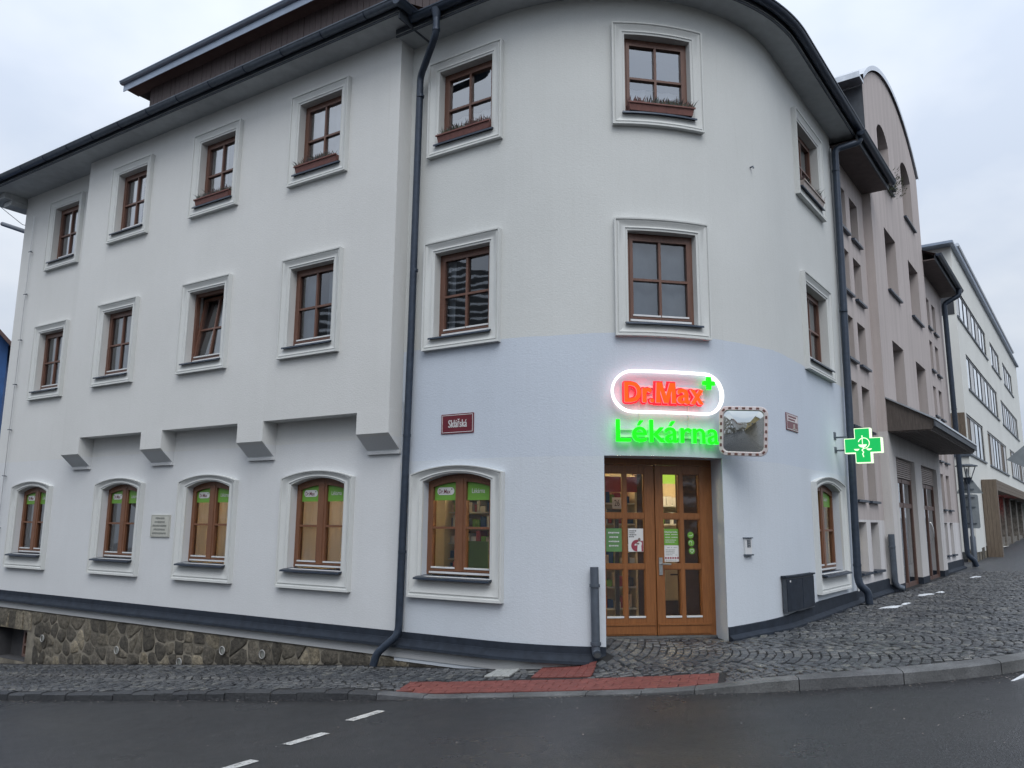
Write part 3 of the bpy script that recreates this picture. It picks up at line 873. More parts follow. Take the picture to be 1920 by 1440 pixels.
def window(root, M, Mp, op, d, style, name='window', gl='glass_upper', cur=None, label=None, fd=-.105, frame='frame_wood', sur=(.175, .16, .19), no_sill=False, open_tilt=False, shift=0.):
    """one window part with its sash bars; panes, sill and surround are its own pieces"""
    sm = (op.s0 + op.s1) / 2
    L = lambda x, dd, z: Mp(x - sm, dd + d, z)
    a, b_, zb, top = op.s0, op.s1, op.zb + .02, op.top
    n = 14 if op.rise else 1
    fr = MB(); ov = .015
    fr.slab(L, a - ov, a + .052, zb, lambda x: top(min(max(x, a), b_)), fd - .07, fd)
    fr.slab(L, b_ - .052, b_ + ov, zb, lambda x: top(min(max(x, a), b_)), fd - .07, fd)
    fr.slab(L, a + .052, b_ - .052, lambda x: top(x) - .06, lambda x: top(x) + .012, fd - .07, fd, n)
    fr.slab(L, a + .052, b_ - .052, zb, zb + .05, fd - .07, fd)
    ia, ib = a + .052, b_ - .052; iz = zb + .05
    itop = lambda x: top(x) - .06
    panes = []
    Ls = (lambda x, dd, z: L(x, dd - (z - iz) * .13 - .01, z)) if open_tilt else L
    def sash(x0, x1, mull):
        sw = .045
        fr.slab(Ls, x0, x0 + sw, iz, itop if op.rise else itop(x0), fd - .06, fd + .012, 3 if op.rise else 1)
        fr.slab(Ls, x1 - sw, x1, iz, itop if op.rise else itop(x0), fd - .06, fd + .012, 3 if op.rise else 1)
        fr.slab(Ls, x0 + sw, x1 - sw, lambda x: itop(x) - sw, itop, fd - .06, fd + .012, 8 if op.rise else 1)
        fr.slab(Ls, x0 + sw, x1 - sw, iz, iz + .05, fd - .06, fd + .012)
        gx = [(x0 + sw, x1 - sw)]
        zm = iz + (op.zs + (op.rise * .6) - iz) * .455
        if mull:
            xm = (x0 + x1) / 2; fr.slab(Ls, xm - .017, xm + .017, iz + .05, itop(xm) - sw, fd - .05, fd + .006)
            gx = [(x0 + sw, xm - .017), (xm + .017, x1 - sw)]
        for g0, g1 in gx:
            fr.slab(Ls, g0, g1, zm - .016, zm + .016, fd - .05, fd + .006)
            panes.append((g0, g1, iz + .05, zm - .016, None)); panes.append((g0, g1, zm + .016, None, lambda x: itop(x) - sw))
    if style == 'quad': sash(ia, ib, True)
    elif style == 'double':
        xm = sm; fr.slab(L, xm - .045, xm + .045, iz, itop(xm) , fd - .065, fd + .02); sash(ia, xm - .045, False); sash(xm + .045, ib, False)
    elif style == 'plain': sash(ia, ib, False)
    w = fr.build(name, frame, root, smooth=30)
    if label: w['label'] = label
    for (g0, g1, z0, z1, f) in panes:
        mb = MB(); j = [random.uniform(-.0035, .0035) for _ in range(4)]; nn = 8 if (f and op.rise) else 1
        for k in range(nn):
            xa = g0 + (g1 - g0) * k / nn; xb = g0 + (g1 - g0) * (k + 1) / nn
            ta, tb = (f(xa), f(xb)) if f else (z1, z1)
            ja = j[0] + (j[1] - j[0]) * k / nn; jb = j[0] + (j[1] - j[0]) * (k + 1) / nn
            mb.quad(Ls(xa, fd - .03 + ja, z0), Ls(xb, fd - .03 + jb, z0), Ls(xb, fd - .03 + jb + j[2], tb), Ls(xa, fd - .03 + ja + j[2], ta))
        mb.build('pane', gl, w)
    mb = MB(); mb.slab(L, ia, ib, zb + .014, zb + .040, fd, fd + .016)
    for (g0, g1, z0, z1, f) in panes:
        if f is None: mb.slab(L, g0 - .01, g1 + .01, z0 - .018, z0 + .004, fd, fd + .022)
    mb.build('weather_bar', 'panel_light', w)
    if not no_sill: sill_board(M, op, d, out=.13 if op.rise else .095).build('sill', 'dark_metal', w, smooth=30)
    if sur: surround(M, op, *sur, d).build('surround', 'trim', w, smooth=28)
    if cur:
        kind, rng_ = cur
        if kind == 'lace':
            for (x0, x1, z0, z1, sk) in rng_:
                curtain(L, a + (b_ - a) * x0, a + (b_ - a) * x1, zb + (op.zs - zb) * z0, zb + (op.zs - zb) * z1, fd - (.34 if open_tilt else .16), skew=sk).build('curtain', 'curtain_white', w, smooth=60)
        elif kind == 'drape':
            for (x0, x1, z0, z1, sk) in rng_:
                curtain(L, a + (b_ - a) * x0, a + (b_ - a) * x1, zb + (op.zs - zb) * z0, zb + (op.zs - zb) * z1, fd - .16, amp=.03, freq=20, skew=sk).build('curtain', 'curtain_grey', w, smooth=60)
        else:
            curtain(L, a + .03, b_ - .03, zb, op.zs + op.rise, fd - .10, amp=.006, freq=60).build('blind', kind, w, smooth=60)
    return w, L, panes

# ================================================================== the corner building
CORNER = thing('corner_building', 'white three storey corner building with round corner and a pharmacy', 'building', W(0, 0, -.6))
D1 = .28
COLS = [-11.24, -8.31, -5.71, -3.13]        # window axes on the left street
hw = .475
def U(sc, zb, zt): return Op(sc - hw, sc + hw, zb, zt)
def G(sc, hwg=.565): return Op(sc - hwg, sc + hwg, .69, 1.955, .10, dep=.28)
row3L, row2L, row3C, row2C = (6.96, 8.19), (4.09, 5.36), (6.90, 8.06), (3.98, 5.22)
ops_main = [U(COLS[0] + .04, *row3L), U(COLS[0] - .05, *row2L), G(-11.37), G(-8.24), G(-5.67), G(-3.07)]
ops_bay = [U(c, *row3L) for c in COLS[1:]] + [U(c - .06 if i == 0 else c, *row2L) for i, c in enumerate(COLS[1:])]
mb = MB()
wall(mb, W, -13.04, -9.93, -.27, 8.78, [o for o in ops_main if o.s1 < -9.93], step=1)
wall(mb, W, -9.93, -1.30, -.27, 3.1, [o for o in ops_main if o.s0 > -9.93], step=1)
mb.quad(W(-13.04, 0, -2.2), W(-13.04, -7, -2.2), W(-13.04, -7, 9.), W(-13.04, 0, 9.))      # gable end
mb.build('wall', 'wall_left', CORNER, smooth=40)
# oriel bay on corbels
mb = MB()
wall(mb, W, -9.93, -1.46, 2.95, 8.78, ops_bay, d=D1, step=1)
mb.quad(W(-1.46, 0, 2.95), W(-1.46, D1, 2.95), W(-1.46, D1, 8.78), W(-1.46, 0, 8.78))
mb.quad(W(-9.93, 0, 2.95), W(-9.93, D1, 2.95), W(-9.93, D1, 8.78), W(-9.93, 0, 8.78))
mb.quad(W(-9.93, 0, 2.95), W(-1.46, 0, 2.95), W(-1.46, D1, 2.95), W(-9.93, D1, 2.95))
mb.build('oriel_bay', 'wall_left', CORNER, smooth=40)
for s0 in (-9.92, -7.31, -4.68, -2.065):
    s1 = s0 + .61; e = D1 + .003
    mb = MB()
    P = [(0, 2.36), (.05, 2.36), (.055, 2.40), (.03, 2.41), (e, 2.635), (e, 2.952), (0, 2.952)]
    rw = [[W(x, dd, z) for dd, z in P] for x in (s0 - .003, s1 + .003)]
    mb.sweep([r + [r[0]] for r in rw]); mb.add(rw[0], [tuple(range(7))]); mb.add(rw[1], [tuple(range(7))[::-1]])
    mb.build('corbel', 'wall_left', CORNER, smooth=20)

# rounded corner wall
DOOR = Op(1.61, 3.21, -.35, 2.25, reveal=False)
CL, CM, CRt = -.43, 2.42, 6.60
hr = .60
ops_c = [Op(CL - hw, CL + hw, *row3C), Op(CL - hw, CL + hw, *row2C), G(-.455), U(CM, *row3C), U(CM, *row2C),
         Op(CRt - hr, CRt + hr, 6.87, 8.02), Op(CRt - hr, CRt + hr, 3.99, 5.22), Op(CRt + .07 - .68, CRt + .07 + .68, .68, 1.955, .10, dep=.28), DOOR]
mb = MB()
wall(mb, W, -1.46, 8.22, -.45, 8.70, ops_c, step=.1)
mb.quad(W(8.22, 0, -.3), W(8.22, -.6, -.3), W(8.22, -.6, 8.7), W(8.22, 0, 8.7))
# entrance niche
EX = np.array([.983, .184]); EN = np.array([.184, -.983])
EX /= np.linalg.norm(EX); EN = np.array([EX[1], -EX[0]])
D0 = np.array(W(1.61)[:2]) - EN * .335
def MD(x, d, z): P = D0 + EX * x + EN * d; return (float(P[0]), float(P[1]), float(z))
DW = float((np.array(W(3.21)[:2]) - np.array(W(1.61)[:2])) @ EX)
mb.quad(W(1.61, 0, -.45), W(1.61, 0, 2.25), MD(0, -.12, 2.25), MD(0, -.12, -.45))
mb.quad(W(3.21, 0, -.45), W(3.21, 0, 2.25), MD(DW, -.12, 2.25), MD(DW, -.12, -.45))
mb.add([W(1.61 + 1.6 * k / 12, 0, 2.25) for k in range(13)] + [MD(DW, -.12, 2.25), MD(0, -.12, 2.25)], [tuple(range(15))[::-1]])
mb.build('corner_wall', 'wall_corner', CORNER, smooth=40)

# plinth: dark moulded band, grey strip and rubble base on the left street
def band(name, M, s0, s1, prof, mat, n, parent=CORNER):
    mb = MB(); rows = []
    for k in range(n + 1):
        x = s0 + (s1 - s0) * k / n; rows.append([M(x, dd, z) for dd, z in prof(x)])
    mb.sweep(rows); mb.add(rows[0], [tuple(range(len(rows[0])))]); mb.add(rows[-1], [tuple(range(len(rows[0])))[::-1]])
    return mb.build(name, mat, parent, smooth=25)
PR = [(0, -.065), (.028, -.066), (.030, -.15), (.035, -.155), (.036, -.165), (.055, -.20), (.085, -.232), (.09, -.266), (0, -.268)]
band('plinth_moulding', W, -13.05, 1.608, lambda s: PR, 'plinth', 60)
band('plaster_strip', W, -13.045, 1.605, lambda s: [(0, -.268), (.012, -.268), (.012, -.402), (-.05, -.404)], 'band_grey', 50)
def prR(s):
    P = W(s); g = float(zg(P[0], P[1])); h = float(np.interp(s, [3.2, 3.6, 5.8, 8.2], [.14, .17, .30, .31])); z1 = max(h, g + .10)
    return [(0, z1), (.022, z1 - .004), (.024, g + .06), (.09, g + .022), (.095, g - .05), (0, g - .05)]
band('plinth_skirt', W, 3.215, 8.2, prR, 'plinth', 30)

# rubble base with a cellar window
BASE = MB()
for a in np.arange(-13.04, 1.2, .25):
    b_ = min(a + .25, 1.2)
    if a > -12.3 and b_ < -10.85:
        BASE.quad(W(a, -.02, -.80), W(b_, -.02, -.80), W(b_, -.02, -.39), W(a, -.02, -.39)); BASE.quad(W(a, -.02, -2.4), W(b_, -.02, -2.4), W(b_, -.02, -1.40), W(a, -.02, -1.40)); continue
    BASE.quad(W(a, -.02, -2.4), W(b_, -.02, -2.4), W(b_, -.02, -.39), W(a, -.02, -.39))
BASE = BASE.build('rubble_base', 'mortar', CORNER)
r_ = random.Random(3)
def ground_s(s): P = W(s, .02); return float(zg(P[0], P[1]))
CW0, CW1, CZ0, CZ1 = -12.29, -10.79, -1.40, -.80
seeds = []
s = -12.95
while s < -.9:
    lo_, hi_ = ground_s(s) - .06, -.41
    nrow = max(1, int(round((hi_ - lo_) / .22)))
    for k in range(nrow):
        seeds.append((s + r_.uniform(-.10, .10) + (.12 if k % 2 else 0), lo_ + (hi_ - lo_) * (k + .5 + r_.uniform(-.28, .28)) / nrow))
    s += r_.uniform(.19, .34)
# drop some seeds so that stones differ in size
seeds = [p for p in seeds if r_.random() > .24 and not (CW0 - .05 < p[0] < CW1 + .05 and p[1] < CZ1 + .05)]
def clip(poly, a, b_, c_):        # keep a*x+b*y<=c
    out = []
    for i in range(len(poly)):
        p, q = poly[i], poly[(i + 1) % len(poly)]
        fp, fq = a * p[0] + b_ * p[1] - c_, a * q[0] + b_ * q[1] - c_
        if fp <= 0: out.append(p)
        if fp * fq < 0: t_ = fp / (fp - fq); out.append((p[0] + (q[0] - p[0]) * t_, p[1] + (q[1] - p[1]) * t_))
    return out
for i, (x, z) in enumerate(seeds):
    gz = ground_s(x)
    poly = [(x - .45, gz - .05), (x + .45, ground_s(x + .45) - .05), (x + .45, -.412), (x - .45, -.412)]
    for j, (x2, z2) in enumerate(seeds):
        if i == j or abs(x2 - x) > 1 : continue
        a, b_ = x2 - x, z2 - z; poly = clip(poly, a, b_, a * (x + x2) / 2 + b_ * (z + z2) / 2)
        if len(poly) < 3: break
    if len(poly) < 3: continue
    if x < CW0: poly = clip(poly, 1, 0, CW0) if z < CZ1 + .1 else poly
    if x > CW1: poly = clip(poly, -1, 0, -CW1) if z < CZ1 + .1 else poly
    if CW0 < x < CW1 and z > CZ1: poly = clip(poly, 0, -1, -CZ1)
    if len(poly) < 3: continue
    cx = sum(p[0] for p in poly) / len(poly); cz = sum(p[1] for p in poly) / len(poly)
    # round the corners, keep a mortar joint
    rp = []
    for k in range(len(poly)):
        p, q = poly[k], poly[(k + 1) % len(poly)]
        rp += [(p[0] + (q[0] - p[0]) * .22, p[1] + (q[1] - p[1]) * .22), (p[0] + (q[0] - p[0]) * .78, p[1] + (q[1] - p[1]) * .78)]
    g_ = r_.uniform(.004, .024)
    def inset(f, jit=0.):
        o_ = []
        for (px, pz) in rp:
            L_ = math.hypot(px - cx, pz - cz) + 1e-6; k_ = max(0, (L_ - g_) / L_) * f
            o_.append((cx + (px - cx) * k_ + r_.uniform(-jit, jit), cz + (pz - cz) * k_ + r_.uniform(-jit, jit)))
        return o_
    hgt = r_.uniform(.003, .020)
    mb = MB(); n = len(rp); rows = []
    for f, dd in ((1.0, -.03), (.98, -.019 + hgt * .3), (.84, -.019 + hgt), (.4, -.019 + hgt * r_.uniform(.9, 1.3))):
        rows.append([W(px, dd, pz) for px, pz in inset(f, .010)])
    mb.sweep([r + [r[0]] for r in rows]); mb.add(rows[-1], [tuple(range(n))])
    mb.build('stone', 'rubble_stone', BASE, smooth=50)
# cellar window in its dark recess, with stone lintel blocks
mb = MB()
mb.slab(W, CW0, CW1, CZ0, CZ1, -.36, -.35); 
for a, b_, c_, d_ in ((CW0, CW0, CZ0, CZ1), (CW1, CW1, CZ0, CZ1)): mb.quad(W(a, -.35, c_), W(a, -.035, c_), W(a, -.035, d_), W(a, -.35, d_))
mb.quad(W(CW0, -.35, CZ1), W(CW1, -.35, CZ1), W(CW1, -.035, CZ1), W(CW0, -.035, CZ1))
mb.quad(W(CW0, -.35, CZ0), W(CW1, -.35, CZ0), W(CW1, -.035, CZ0), W(CW0, -.035, CZ0))
cw = mb.build('cellar_recess', 'room_dark', BASE)
mb = MB()
for a, b_, c_, d_ in ((CW1 - .62, CW1 - .02, CZ0 + .06, CZ0 + .11), (CW1 - .62, CW1 - .02, CZ1 - .07, CZ1 - .02), (CW1 - .62, CW1 - .57, CZ0 + .06, CZ1 - .02), (CW1 - .07, CW1 - .02, CZ0 + .06, CZ1 - .02), (CW1 - .62, CW1 - .02, -1.13, -1.09)):
    mb.slab(W, a, b_, c_, d_, -.20, -.14)
mb.build('cellar_window_frame', 'pink_frame', BASE)
for k in range(5):
    a = CW0 - .1 + k * .30
    mb = MB(); mb.slab(W, a, a + .27, CZ1 + .01, CZ1 + random.uniform(.28, .36), -.04, random.uniform(-.01, .015)); mb.build('lintel_stone', 'rubble_stone', BASE)
# round vent rings in the rubble base
for s, z in ((-10.38, -.89), (-7.88, -.89), (-6.08, -.92), (-5.01, -.64), (-4.07, -.61)):
    mb = MB(); pts_ = [W(s + .062 * math.cos(a), .03, z + .062 * math.sin(a)) for a in np.linspace(0, 2 * math.pi, 20)]
    mb.tube(pts_, .009, 6, cap=False)
    v_ = mb.build('vent_ring', 'panel_grey', CORNER, smooth=60)
    mb = MB(); mb.add([W(s + .056 * math.cos(a), .012, z + .056 * math.sin(a)) for a in np.linspace(0, 2 * math.pi, 20)[:-1]], [tuple(range(19))]); mb.build('vent_grille', 'ink_grey', v_)

# windows of the corner building
LACE = ('lace', [(.03, .97, .0, .97, 0)])
LACE2 = ('lace', [(.04, .46, 0, .97, .02), (.58, .97, 0, .97, -.02)])
LACE3 = ('lace', [(.30, .97, 0, .97, -.03)])
HALF = ('lace', [(.05, .95, 0, .42, 0)])
def put(op, d, style, cur, label, **kw):
    return window(CORNER, W, planar((op.s0 + op.s1) / 2), op, d, style, cur=cur, label=label, **kw)
put(ops_main[0], 0, 'quad', LACE2, 'top floor window at the far left end', gl='glass_top')
put(ops_main[1], 0, 'quad', LACE, 'middle floor window at the far left end')
put(ops_bay[0], D1, 'quad', LACE2, 'top floor bay window without flower box', gl='glass_top')
put(ops_bay[1], D1, 'quad', LACE2, 'top floor bay window, second of three', gl='glass_top')
put(ops_bay[2], D1, 'quad', LACE, 'top floor bay window beside the downpipe', gl='glass_top')
put(ops_bay[3], D1, 'quad', LACE, 'middle floor bay window with full lace curtain')
put(ops_bay[4], D1, 'quad', ('lace', [(.25, .5, 0, .95, -.12), (.52, .95, 0, .9, -.1)]), 'middle floor bay window tilted open', open_tilt=True)
put(ops_bay[5], D1, 'quad', ('drape', [(.05, .35, 0, .97, 0), (.6, .95, 0, .97, 0)]), 'middle floor bay window with drawn back drapes')
put(ops_c[0], 0, 'quad', HALF, 'top floor window beside the downpipe with a lit bulb', gl='glass_top')
put(ops_c[1], 0, 'quad', ('drape', [(.04, .2, 0, .97, 0), (.85, .96, 0, .97, 0)]), 'middle floor window with dark reflections')
put(ops_c[3], 0, 'quad', HALF, 'top floor window on the round corner', gl='glass_top')
put(ops_c[4], 0, 'quad', ('drape', [(.05, .95, 0, .97, 0)]), 'middle floor window on the round corner with lace')
put(ops_c[5], 0, 'quad', HALF, 'top floor window on the right street')
put(ops_c[6], 0, 'quad', LACE, 'middle floor window on the right street')
SURG = (.195, .10, .285)
def film(w, L, op, z0=1.70, fd=-.105, label=True):
    top = lambda x: op.top(x) - .105; sm = (op.s0 + op.s1) / 2
    sp = ((op.s0 + .097, sm - .09), (sm + .09, op.s1 - .097))
    for k, (a, b_) in enumerate(sp):
        mb = MB(); mb.slab(L, a, b_, z0, top, fd - .024, fd - .021, 8); f_ = mb.build('green_film', 'film_green', w)
        c_ = (a + b_) / 2; zc = z0 + .125
        if k == 0:
            mb = MB(); hw_, hh_ = .145, .052; P = []
            for q in range(24):
                an = 2 * math.pi * q / 24; P.append(L(c_ - .0 + math.copysign(hw_ - hh_, math.cos(an)) + hh_ * math.cos(an), fd - .018, zc + hh_ * math.sin(an)))
            mb.add(P, [tuple(range(24))]); mb.build('film_badge', 'sign_white', w)
            mb = MB(); put_text(mb, L, 'Dr.Max', c_ - .018, .20, zc - .004, fd - .015, cap=.058, offset=.008); mb.build('film_lettering', 'sign_red', w)
            mb = MB(); mb.slab(L, c_ + .092, c_ + .116, zc + .022, zc + .030, fd - .016, fd - .014); mb.slab(L, c_ + .100, c_ + .108, zc + .014, zc + .038, fd - .0165, fd - .0145); mb.build('film_cross', 'film_green_dull', w)
        else:
            mb = MB(); put_text(mb, L, 'Lékárna', c_ - .01, .21, zc, fd - .017, cap=.062, offset=.004); mb.build('film_lettering', 'sign_white', w)
for i, (op, cur, lab, gl) in enumerate(((ops_main[2], 'blind_grey', 'arched shop window at the far left end', 'glass_upper'), (ops_main[3], 'blind_grey', 'arched shop window with grey blind', 'glass_upper'),
        (ops_main[4], 'blind_cream', 'arched shop window right of the stone plaque', 'glass_shop'), (ops_main[5], 'blind_cream', 'arched shop window with cream blind left of the downpipe', 'glass_shop'),
        (ops_c[2], None, 'arched shop window with lit shelves behind it', 'glass_shop'), (ops_c[7], 'blind_pale', 'arched shop window on the right street', 'glass_shop'))):
    w, L, pn = put(op, 0, 'double', (cur, None) if cur else None, lab, gl=gl, sur=SURG, frame='frame_warm')
    film(w, L, op)

# dark rooms behind the upper windows
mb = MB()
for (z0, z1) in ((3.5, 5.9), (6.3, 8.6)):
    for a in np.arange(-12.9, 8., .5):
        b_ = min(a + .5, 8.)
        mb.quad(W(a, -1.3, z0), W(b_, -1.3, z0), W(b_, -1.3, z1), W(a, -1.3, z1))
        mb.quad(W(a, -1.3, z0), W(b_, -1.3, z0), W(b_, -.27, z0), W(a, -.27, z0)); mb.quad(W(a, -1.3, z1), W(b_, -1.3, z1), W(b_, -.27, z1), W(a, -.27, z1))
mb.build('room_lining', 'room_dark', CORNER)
mb = MB(); c_ = np.array(W(-.10, -.6, 7.15)); n = 10
for i in range(6):
    th0, th1 = math.pi * i / 6, math.pi * (i + 1) / 6
    for k in range(n):
        p0, p1 = 2 * math.pi * k / n, 2 * math.pi * (k + 1) / n
        f = lambda th, p: tuple(c_ + .033 * np.array([math.sin(th) * math.cos(p), math.sin(th) * math.sin(p), math.cos(th)]))
        mb.quad(f(th0, p0), f(th1, p0), f(th1, p1), f(th0, p1))
o = mb.build('light_bulb', 'bulb'); tag(o, 'small lit round bulb behind the top floor window beside the downpipe', 'lamp')

# flower boxes on the top floor sills
def flower_box(op, d, label, seed, mat='terracotta'):
    r_ = random.Random(seed); sm = (op.s0 + op.s1) / 2; Mx = planar(sm); L = lambda x, dd, z: Mx(x - sm, dd + d, z)
    a, b_, z0 = op.s0 + .02, op.s1 - .0, op.zb - .004
    t = thing('flower_box', label, 'flower box', L(sm, .04, z0), 'flower boxes on the top floor sills')
    mb = MB(); d0, d1 = -.05, .10
    P = [L(a + .02, d0 + .01, z0), L(b_ - .02, d0 + .01, z0), L(b_ - .02, d1 - .02, z0), L(a + .02, d1 - .02, z0), L(a, d0, z0 + .105), L(b_, d0, z0 + .105), L(b_, d1, z0 + .105), L(a, d1, z0 + .105)]
    mb.box8(P); mb.slab(L, a - .012, b_ + .012, z0 + .092, z0 + .112, d1 - .006, d1 + .014)
    mb.build('trough', mat, t)
    for kind, cnt, hgt, mt_, wob in (('heather', 300, .11, 'sprig_brown', .25), ('grass_tuft', 260, .07, 'sprig_green', .5), ('silver_herb', 260, .09, 'sprig_grey', .7)):
        mb = MB(); cx = [r_.uniform(a + .06, b_ - .06) for _ in range(4)]
        for _ in range(cnt):
            x = r_.choice(cx) + r_.gauss(0, .09); x = min(max(x, a + .02), b_ - .02); dd = r_.uniform(d0 + .02, d1 - .01); h = hgt * r_.uniform(.4, 1.25)
            lx, ld = r_.gauss(0, wob) * h, r_.gauss(0, wob) * h; w_ = .008
            p0 = L(x - w_, dd, z0 + .09); p1 = L(x + w_, dd + .004, z0 + .09); p2 = L(x + lx * .5 + w_ * .8, dd + ld * .5, z0 + .10 + h * .6); p3 = L(x + lx, dd + ld, z0 + .10 + h)
            p4 = L(x + lx * .5 - w_ * .8, dd + ld * .5, z0 + .10 + h * .6)
            mb.add([p0, p1, p2, p3, p4], [(0, 1, 2, 4), (4, 2, 3)])
        o = mb.build(kind, mt_, t); o['kind'] = 'stuff'
flower_box(ops_bay[1], D1, 'brown flower box on the sill of the second top floor bay window', 11)
flower_box(ops_bay[2], D1, 'brown flower box on the bay window just left of the downpipe', 12)
flower_box(ops_c[0], 0, 'brown flower box on the sill below the lit bulb', 13)
flower_box(ops_c[3], 0, 'brown flower box above the pharmacy sign on the round corner', 14)
flower_box(ops_c[5], 0, 'tan flower box on the right street top floor sill', 15, 'box_tan')

# ---------------------------------------------------------------- eaves, roof, attic
def strip(M, s0, s1, A, B, n, mb=None):
    mb = mb or MB(); rows = [[M(s0 + (s1 - s0) * k / n, *A), M(s0 + (s1 - s0) * k / n, *B)] for k in range(n + 1)]
    return mb.sweep(rows)
GL, GC = .74, .42                         # gutter lines, left street and corner
ZL, ZC = 8.74, 8.64
mb = MB()
strip(W, -13.9, -1.12, (-.1, ZL), (GL + .02, ZL), 8, mb)
strip(W, -1.46, 8.5, (-.1, ZC), (GC + .02, ZC), 90, mb)
mb.build('soffit', 'soffit', CORNER, smooth=40)
mb = MB(); mb.slab(W, -1.14, -1.11, ZC - .01, ZL + .1, -.1, GL); mb.build('eave_end', 'dark_clad', CORNER)
mb = MB(); mb.slab(W, -13.9, -1.12, ZL - .03, ZL + .10, GL - .02, GL); mb.build('fascia', 'dark_clad', CORNER)
mb = MB(); mb.slab(W, -1.46, 8.5, ZC - .03, ZC + .10, GC - .02, GC, 90); mb.build('fascia', 'dark_clad', CORNER, smooth=40)
# stepped gable-end soffit blocks
mb = MB(); mb.slab(W, -13.75, -13.05, ZL - .14, ZL - .005, -.3, GL - .25); mb.slab(W, -13.4, -13.05, ZL - .26, ZL - .145, -.3, GL - .4); mb.build('verge_blocks', 'soffit', CORNER)
def gutter(path_fn, t0, t1, n, r, z, name='gutter', parent=None, mat='dark_metal'):
    mb = MB(); rows = []
    for k in range(n + 1):
        x = t0 + (t1 - t0) * k / n; rw = []
        for q in range(11):
            a = math.pi * q / 10
            rw.append(path_fn(x, r - r * math.cos(a), z - r * math.sin(a)))
        rw.append(path_fn(x, 2 * r + .012, z + .006)); rw.append(path_fn(x, 2 * r + .010, z - .012))
        rows.append(rw)
    mb.sweep(rows)
    for e in (0, -1): mb.add(rows[e][:11], [tuple(range(11))])
    return mb.build(name, mat, parent, smooth=50)
RG = .078
g1 = gutter(lambda s, d, z: W(s, GL + d, z), -13.95, -1.02, 20, RG, ZL + .12, parent=CORNER, mat='grey_metal')  # greyer than the corner gutter, lens haze put into its colour
g2 = gutter(lambda s, d, z: W(s, GC + d, z), -1.10, 8.55, 100, RG, ZC + .12, parent=CORNER)
gutter(lambda t, d, z: W(-1.12 + d, t, z), GC + .10, GL + .16, 3, RG, ZL + .08, name='gutter_return', parent=CORNER)
mb = MB(); strip(W, -13.95, -1.05, (GL - .01, ZL + .15), (GL + .02, ZL + .125), 10, mb); strip(W, -1.05, 8.5, (GC - .01, ZC + .15), (GC + .02, ZC + .125), 90, mb); mb.build('eave_flashing', 'zinc', CORNER)
# gutter hooks
for s in np.arange(-13.4, -1.2, .9):
    mb = MB(); mb.tube([W(s, GL + RG - (RG + .006) * math.cos(a), ZL + .12 - (RG + .006) * math.sin(a)) for a in np.linspace(0, math.pi, 9)], .008, 5); mb.build('gutter_hook', 'dark_metal', CORNER, smooth=60)
mb = MB()
strip(W, -13.95, -1.05, (GL, ZL + .13), (-4.5, ZL + .13 + 5.2 * math.tan(rad(21))), 10, mb)
strip(W, -1.05, 8.5, (GC, ZC + .13), (-2.9, ZC + .13 + 3.3 * math.tan(rad(21))), 90, mb)
ROOF = mb.build('roof', 'roof_tile', CORNER, smooth=40)
mb = MB()
n_t = 0
# attic storey clad in brown boards
ATT = MB(); ATT.slab(W, -8.42, 1.9, 8.8, 10.15, -2.5, .02, 40); ATT = ATT.build('attic_wall', 'dark_clad', CORNER, smooth=40)
s = -8.42
while s < 1.8:
    if not (-.82 < s < .30):
        mb = MB(); mb.slab(W, s + .004, s + .136, 8.82, 10.1, .021, .036 + random.uniform(0, .006)); mb.build('board', 'board_wood', ATT)
    s += .14
AO = Op(-.72, .34, 8.95, 9.95)
mb = MB(); Lw = planar(-.19)
for a, b_, c_, d_ in ((-.55, -.48, 8.85, 10.0), (.48, .55, 8.85, 10.0), (-.55, .55, 9.93, 10.0), (-.03, .03, 8.85, 10.), (-.55, .55, 9.4, 9.44)): mb.slab(Lw, a, b_, c_, d_, .03, .09)
aw = mb.build('attic_window', 'dark_metal', CORNER)
for a, b_ in ((-.48, -.03), (.03, .48)):
    for c_, d_ in ((8.85, 9.4), (9.44, 9.93)): mb = MB(); mb.quad(Lw(a, .06, c_), Lw(b_, .06, c_), Lw(b_, .063, d_), Lw(a, .063, d_)); mb.build('pane', 'glass_dark', aw)
mb = MB(); strip(W, -8.9, 2.2, (.0, 10.08), (.31, 10.10), 40, mb); mb.slab(W, -8.9, 2.2, 10.09, 10.2, .29, .31, 40); mb.quad(W(-8.9, .31, 10.1), W(-8.9, -2.5, 10.1), W(-8.9, -2.5, 11.0), W(-8.9, .31, 10.2)); mb.build('attic_soffit', 'soffit_brown', CORNER, smooth=40)
mb = MB(); mb.slab(W, -8.92, 2.2, 10.04, 10.21, .311, .325, 40); mb.build('attic_fascia', 'pale_metal', CORNER, smooth=40)  # pale blue band imitates lens haze along the roof edge
gutter(lambda s, d, z: W(s, .28 + d, z), -8.96, 2.2, 50, .06, 10.24, name='attic_gutter', parent=CORNER, mat='pale_metal')  # same haze put into the gutter colour
mb = MB(); strip(W, -8.93, 2.2, (.30, 10.25), (-2.8, 11.2), 40, mb); mb.build('attic_roof', 'roof_tile', CORNER, smooth=40)

